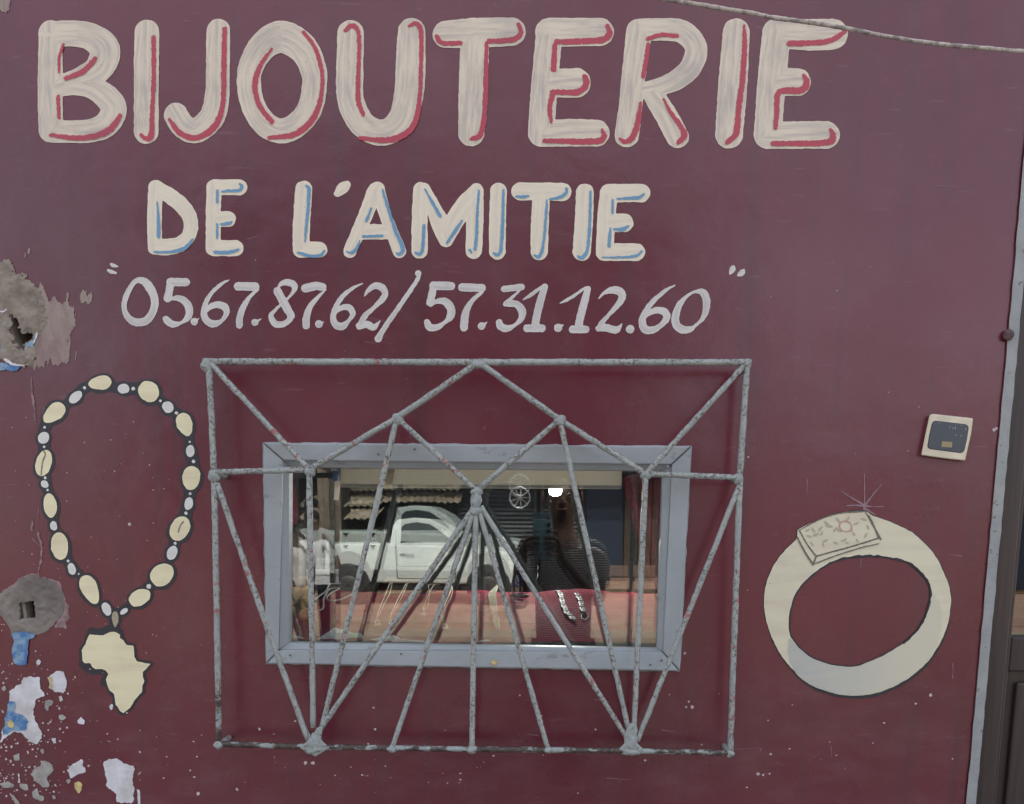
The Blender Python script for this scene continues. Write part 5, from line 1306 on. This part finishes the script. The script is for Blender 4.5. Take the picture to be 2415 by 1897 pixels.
# ---- tree
tr = empty('shade_tree', (-12.5, -19, 0), 'broad dark-leaved shade tree at the left end of the shuttered block', 'tree')
MB().tube([(-12.5,-19,0),(-12.45,-19,1.2),(-12.3,-19.1,2.4),(-12.4,-19,3.4)], [.26,.2,.17,.12], 9).build('trunk', M['shut2'], tr, smooth=True)
for k in range(6):
    w = k*1.05; MB().tube([(-12.35,-19,2.2 + .15*k),(-12.35+math.cos(w)*.9,-19+math.sin(w)*.9,3.4 + .1*k),(-12.35+math.cos(w)*1.9,-19+math.sin(w)*1.7,4.2)], [.09,.06,.025], 6).build('limb', M['shut2'], tr)
lv = MB(); r_ = random.Random(3)
for k in range(60):
    w = r_.uniform(0, 6.28); q = r_.uniform(.2, 2.5); cc = Vector((-12.4 + q*math.cos(w), -19 + q*math.sin(w), r_.uniform(2.7, 5.4) - q*.2))
    for j in range(45):
        p = cc + Vector((r_.gauss(0,.3), r_.gauss(0,.3), r_.gauss(0,.24))); a = r_.uniform(0, 6.28); l = r_.uniform(.06, .12)
        d = Vector((math.cos(a), math.sin(a), r_.uniform(-.7,.3))) * l; s = Vector((-math.sin(a), math.cos(a), r_.uniform(-.5,.5))) * l * .45
        lv.add([p, p + d*.5 + s, p + d, p + d*.5 - s], [[0,1,2,3]])
lv.build('crown', simple('dark_leaf', (.05,.085,.03), .6, vary=.5, scale=5), tr)

# ================================================================== PEOPLE
def skin(name, J, E, root, mat, parent, sub=2):
    keys = list(J); P = [Vector(J[k][0]) for k in keys]
    lo = Vector((sum(p.x for p in P)/len(P), sum(p.y for p in P)/len(P), min(p.z for p in P)))
    me = bpy.data.meshes.new(name)
    me.from_pydata([p - lo for p in P], [(keys.index(a), keys.index(b)) for a, b in E], [])
    me.materials.append(mat)
    o = bpy.data.objects.new(name, me); COL.objects.link(o)
    o.parent = parent; o.location = lo - WL[parent]; WL[o] = lo
    m = o.modifiers.new('skin', 'SKIN'); m.use_smooth_shade = True
    for i, k in enumerate(keys):
        r = J[k][1]; sv = me.skin_vertices[0].data[i]
        sv.radius = r if isinstance(r, tuple) else (r, r); sv.use_root = (k == root)
    s = o.modifiers.new('smooth', 'SUBSURF'); s.levels = sub; s.render_levels = sub
    return o
def chainE(*n): return list(zip(n[:-1], n[1:]))
def person(base, ang, label, group=None, arms=None, h=1.0, mats=None, shorts=False, fingers=None, head=(0,.015), lean=0.0):
    """stands at base, facing +Y turned by ang; arms: world positions (elbow, wrist) per side or None for hanging"""
    B = Vector(base); R_ = Matrix.Rotation(math.radians(ang), 3, 'Z')
    def L(x, y, z): return B + R_ @ Vector((x*h, y*h, z*h))
    root = empty('person', base, label, 'person', group)
    sk, top, low, hair, shoe = mats
    hx, hy = head
    J = {'pel': (L(0,0,.95), (.11*h,.085*h)), 'sp': (L(0,0,1.12), (.10*h,.075*h)), 'ch': (L(0,.0,1.32), (.125*h,.085*h)), 'nk0': (L(0,-.005,1.45), .055*h), 'nk1': (L(hx*.5,hy*.4,1.51), .050*h),
         'jaw': (L(hx,hy+.012,1.575), .064*h), 'hd': (L(hx,hy,1.655), (.080*h,.088*h)), 'hd2': (L(hx,hy-.008,1.715), .064*h)}
    E = chainE('pel','sp','ch','nk0','nk1','jaw','hd','hd2')
    for s, sg in (('l', -1), ('r', 1)):
        J['h'+s] = (L(sg*.085,0,.90), .085*h); J['k'+s] = (L(sg*.095,.015,.50), .055*h); J['an'+s] = (L(sg*.10,-.01,.085), .036*h); J['he'+s] = (L(sg*.10,.02,.045), .038*h); J['to'+s] = (L(sg*.115,.15,.03), .028*h)
        E += chainE('pel','h'+s,'k'+s,'an'+s,'he'+s,'to'+s)
        sh = L(sg*.160,0,1.385)
        el, wr, hd = (arms[s] if arms and arms.get(s) else (L(sg*.215,-.02,1.12), L(sg*.225,.05,.875), L(sg*.22,.07,.79)))
        J['s'+s] = (sh, .052*h); J['e'+s] = (Vector(el), .040*h); J['w'+s] = (Vector(wr), .027*h); J['p'+s] = (Vector(hd), (.034*h, .020*h))
        E += chainE('ch','s'+s,'e'+s,'w'+s,'p'+s)
        if fingers and fingers.get(s):
            for q, fg in enumerate(fingers[s]):
                prev = 'p'+s
                for i, pt in enumerate(fg):
                    k = 'f%s%d_%d' % (s, q, i); J[k] = (Vector(pt), (.0088, .0085, .0080, .0072)[min(i, 3)]); E.append((prev, k)); prev = k
        else:
            pd = (J['p'+s][0] - J['w'+s][0]).normalized(); side = R_ @ Vector((0, 1, 0))
            for q in range(4):
                o_ = side * (q - 1.5) * .019
                a = J['p'+s][0] + pd*.035 + o_; b = a + pd*(.035 + .006*(1.5-abs(q-1.5))); c_ = b + pd*.022 + R_ @ Vector((-sg*.012,0,0))
                for i, pt in enumerate((a, b, c_)):
                    k = 'f%s%d_%d' % (s, q, i); J[k] = (pt, .0085); E.append((('p'+s) if i == 0 else 'f%s%d_%d' % (s, q, i-1), k))
            a = J['p'+s][0] + side*.038; b = a + pd*.03 + side*.008
            J['t'+s+'0'] = (a, .010); J['t'+s+'1'] = (b, .009); E += [('p'+s, 't'+s+'0'), ('t'+s+'0', 't'+s+'1')]
    body = skin('body', J, E, 'pel', sk, root)
    # shirt
    K = {'pel': (L(0,0,.90), (.145*h,.112*h)), 'sp': (L(0,0,1.10), (.138*h,.105*h)), 'ch': (L(0,0,1.27), (.150*h,.108*h)), 'up': (L(0,-.003,1.385), (.105*h,.082*h)), 'nk0': (L(0,-.005,1.45), (.064*h,.060*h))}
    E2 = chainE('pel','sp','ch','up','nk0')
    for s, sg in (('l', -1), ('r', 1)):
        a, b = J['s'+s][0], J['e'+s][0]
        K['s'+s] = (a + Vector((0,0,-.012)), .062*h); K['m'+s] = (a.lerp(b, .35), .060*h); K['e'+s] = (a.lerp(b, .85), .056*h); E2 += chainE('up','s'+s,'m'+s,'e'+s)
    skin('shirt', K, E2, 'pel', top, root)
    Q = {'pel': (L(0,0,.93), (.135*h,.105*h))}; E3 = []
    for s in 'lr':
        a, b, c_ = J['h'+s][0], J['k'+s][0], J['an'+s][0]
        Q['h'+s] = (a, .098*h)
        if shorts: Q['k'+s] = (a.lerp(b, .85), .088*h); E3 += chainE('pel','h'+s,'k'+s)
        else: Q['k'+s] = (b, .075*h); Q['a'+s] = (c_ + Vector((0,0,.03)), .062*h); E3 += chainE('pel','h'+s,'k'+s,'a'+s)
    skin('shorts' if shorts else 'trousers', Q, E3, 'pel', low, root)
    for s, sg in (('l', -1), ('r', 1)):
        skin('shoe', {'a': (L(sg*.10,-.03,.05), .046*h), 'b': (L(sg*.105,.06,.042), .046*h), 'c': (L(sg*.115,.165,.034), .036*h)}, chainE('a','b','c'), 'a', shoe, root)
    hc = L(hx, hy - .012, 1.69)
    V0 = MB().blob(hc, (.092*h, .104*h, .082*h), 3, .02, 18, 12)
    V0.V = [v for v in V0.V]
    fwd = R_ @ Vector((0,1,0))
    V0.V = [tuple(Vector(v) + (Vector((0,0, max(0, (Vector(v)-hc).dot(fwd)) * .9)) if v[2] < hc.z + .03 else Vector())) for v in V0.V]
    V0.build('hair', hair, root, smooth=True)
    for sg in (-1, 1):
        MB().blob(L(hx + sg*.030, hy + .082, 1.655), (.0125*h, .007*h, .007*h), 1, 0, 10, 6).build('eye', bpy.data.materials.get('eye_white') or simple('eye_white', (.6,.58,.55), .3), root, smooth=True)
        MB().blob(L(hx + sg*.030, hy + .0885, 1.655), (.005*h, .003*h, .005*h), 1, 0, 8, 5).build('pupil', M['rubber'], root, smooth=True)
        MB().blob(L(hx + sg*.086, hy - .004, 1.645), (.010*h, .018*h, .030*h), 2, .05, 10, 8).build('ear', sk, root, smooth=True)
    MB().blob(L(hx, hy + .092, 1.628), (.014*h, .020*h, .022*h), 4, .03, 10, 8).build('nose', sk, root, smooth=True)
    MB().blob(L(hx, hy + .082, 1.590), (.026*h, .010*h, .009*h), 5, .03, 12, 6).build('mouth', bpy.data.materials.get('lips') or simple('lips', (.09,.035,.03), .5), root, smooth=True)
    return root
M['skin'] = simple('dark_brown_skin', (.085,.045,.030), .5, vary=.12, scale=20)
M['hair'] = simple('short_black_hair', (.012,.011,.011), .85, vary=.3, scale=200, bump=.6)
t = MT('striped_knit', .85)
wv = t.n('ShaderNodeTexWave'); wv.bands_direction = 'Z'; wv.inputs['Scale'].default_value = 30.0; wv.inputs['Distortion'].default_value = 1.2; wv.inputs['Detail'].default_value = 2; wv.inputs['Detail Scale'].default_value = .6
t.l(t.pos, wv.inputs['Vector'])
t.base(t.mix(t.ramp(wv.outputs['Fac'], .35, .6), (.016,.016,.020), (.42,.40,.38))); M['stripe'] = t.m
M['jean'] = simple('dark_denim', (.02,.024,.035), .9, vary=.3, scale=30)
M['wshirt'] = simple('off_white_cotton', (.66,.63,.62), .85, vary=.08, scale=8)
M['wshirt2'] = simple('white_cotton', (.50,.51,.53), .85, vary=.08, scale=8)
M['khaki'] = simple('khaki_cloth', (.40,.29,.18), .9, vary=.15, scale=10)
M['shoes'] = simple('dark_shoe_leather', (.03,.025,.02), .5)
# the photographer, holding the phone the picture is taken with
px0, px1 = -.060, .015; pf, pb = -1.5035, -1.5115
phone = empty('mobile_phone', ((px0+px1)/2, (pf+pb)/2, 1.464), 'teal mobile phone held upright by the photographer in the striped shirt', 'mobile phone')
bevel(MB().box((px0, pb, 1.464), (px1, pf, 1.624)).build('case', simple('teal_phone_back', (.14,.36,.42), .3, vary=.1), phone), .004, 3)
for z in (1.600, 1.578):
    MB().lathe((.0035 if z == 1.6 else .0035, pf + .0002, z), [(.0075,0),(.0075,.0012),(.0055,.0014),(.0001,.0010)], 14, 'Y').build('lens_ring', M['rubber'], phone)
def ff(side):
    s = side; cx_ = (px0+px1)/2; hw = (px1-px0)/2
    out = []
    for q, z in enumerate((1.548,1.526,1.505,1.486)):
        l = (.030,.034,.032,.024)[q]
        out.append([(cx_ + s*(hw+.020), -1.535, z), (cx_ + s*(hw+.012), -1.508, z+.002), (cx_ + s*(hw-.002), -1.4945, z+.004), (cx_ + s*(hw-l), -1.4940, z+.003)])
    out.append([(cx_ + s*(hw+.012), -1.545, 1.515), (cx_ + s*(hw-.008), -1.530, 1.535), (cx_ + s*(hw-.024), -1.521, 1.548)])
    return out
cx_ = (px0+px1)/2
arms = {'r': ((.225,-1.86,1.26), (.062,-1.60,1.455), (.048,-1.555,1.500)), 'l': ((-.125,-1.85,1.24), (-.112,-1.60,1.450), (-.094,-1.555,1.498))}
person((.075, -1.95, .08), 0, 'person in a striped shirt holding up a phone, mirrored in the middle of the window', arms=arms, mats=(M['skin'], M['stripe'], M['jean'], M['hair'], M['shoes']), fingers={'r': ff(1), 'l': ff(-1)}, head=(-.01,.03))
# two passers-by at the left
pa = street(690, 1260, 8.2)
person((pa.x, pa.y, -.02), 130, 'person in a long off-white shirt and khaki shorts at the left edge of the window', mats=(M['skin'], M['wshirt'], M['khaki'], M['hair'], M['shoes']), shorts=True, h=.985)
pbp = street(738, 1260, 9.2)
ba = pbp
hand = street(786, 1372, 8.9); hand2 = street(728, 1372, 8.9)
person((pbp.x, pbp.y, -.02), -15, 'person in a white shirt carrying a flat white box in front of the pickup', arms={'r': ((ba.x + .30, ba.y + .05, 1.16), (hand.x + .02, hand.y - .05, hand.z + .02), tuple(hand)), 'l': ((ba.x - .28, ba.y + .05, 1.15), (hand2.x - .02, hand2.y - .05, hand2.z + .02), tuple(hand2))},
       mats=(M['skin'], M['wshirt2'], M['jean'], M['hair'], M['shoes']), h=1.0)
b0, b1 = street(722, 1379, 8.7), street(786, 1346, 8.7)
bx_ = empty('white_box', (( b0.x + b1.x)/2, b0.y - .1, b0.z), 'flat white cardboard box held by the person in front of the pickup', 'box')
bevel(MB().box((b0.x, b0.y - .22, b0.z), (b1.x, b0.y, b0.z + .10)).build('carton', simple('white_card', (.78,.78,.80), .7, vary=.04), bx_), .003)
bevel(MB().box((b0.x - .004, b0.y - .224, b0.z + .105), (b1.x + .004, b0.y + .004, b1.z)).build('lid', bpy.data.materials['white_card'], bx_), .003)
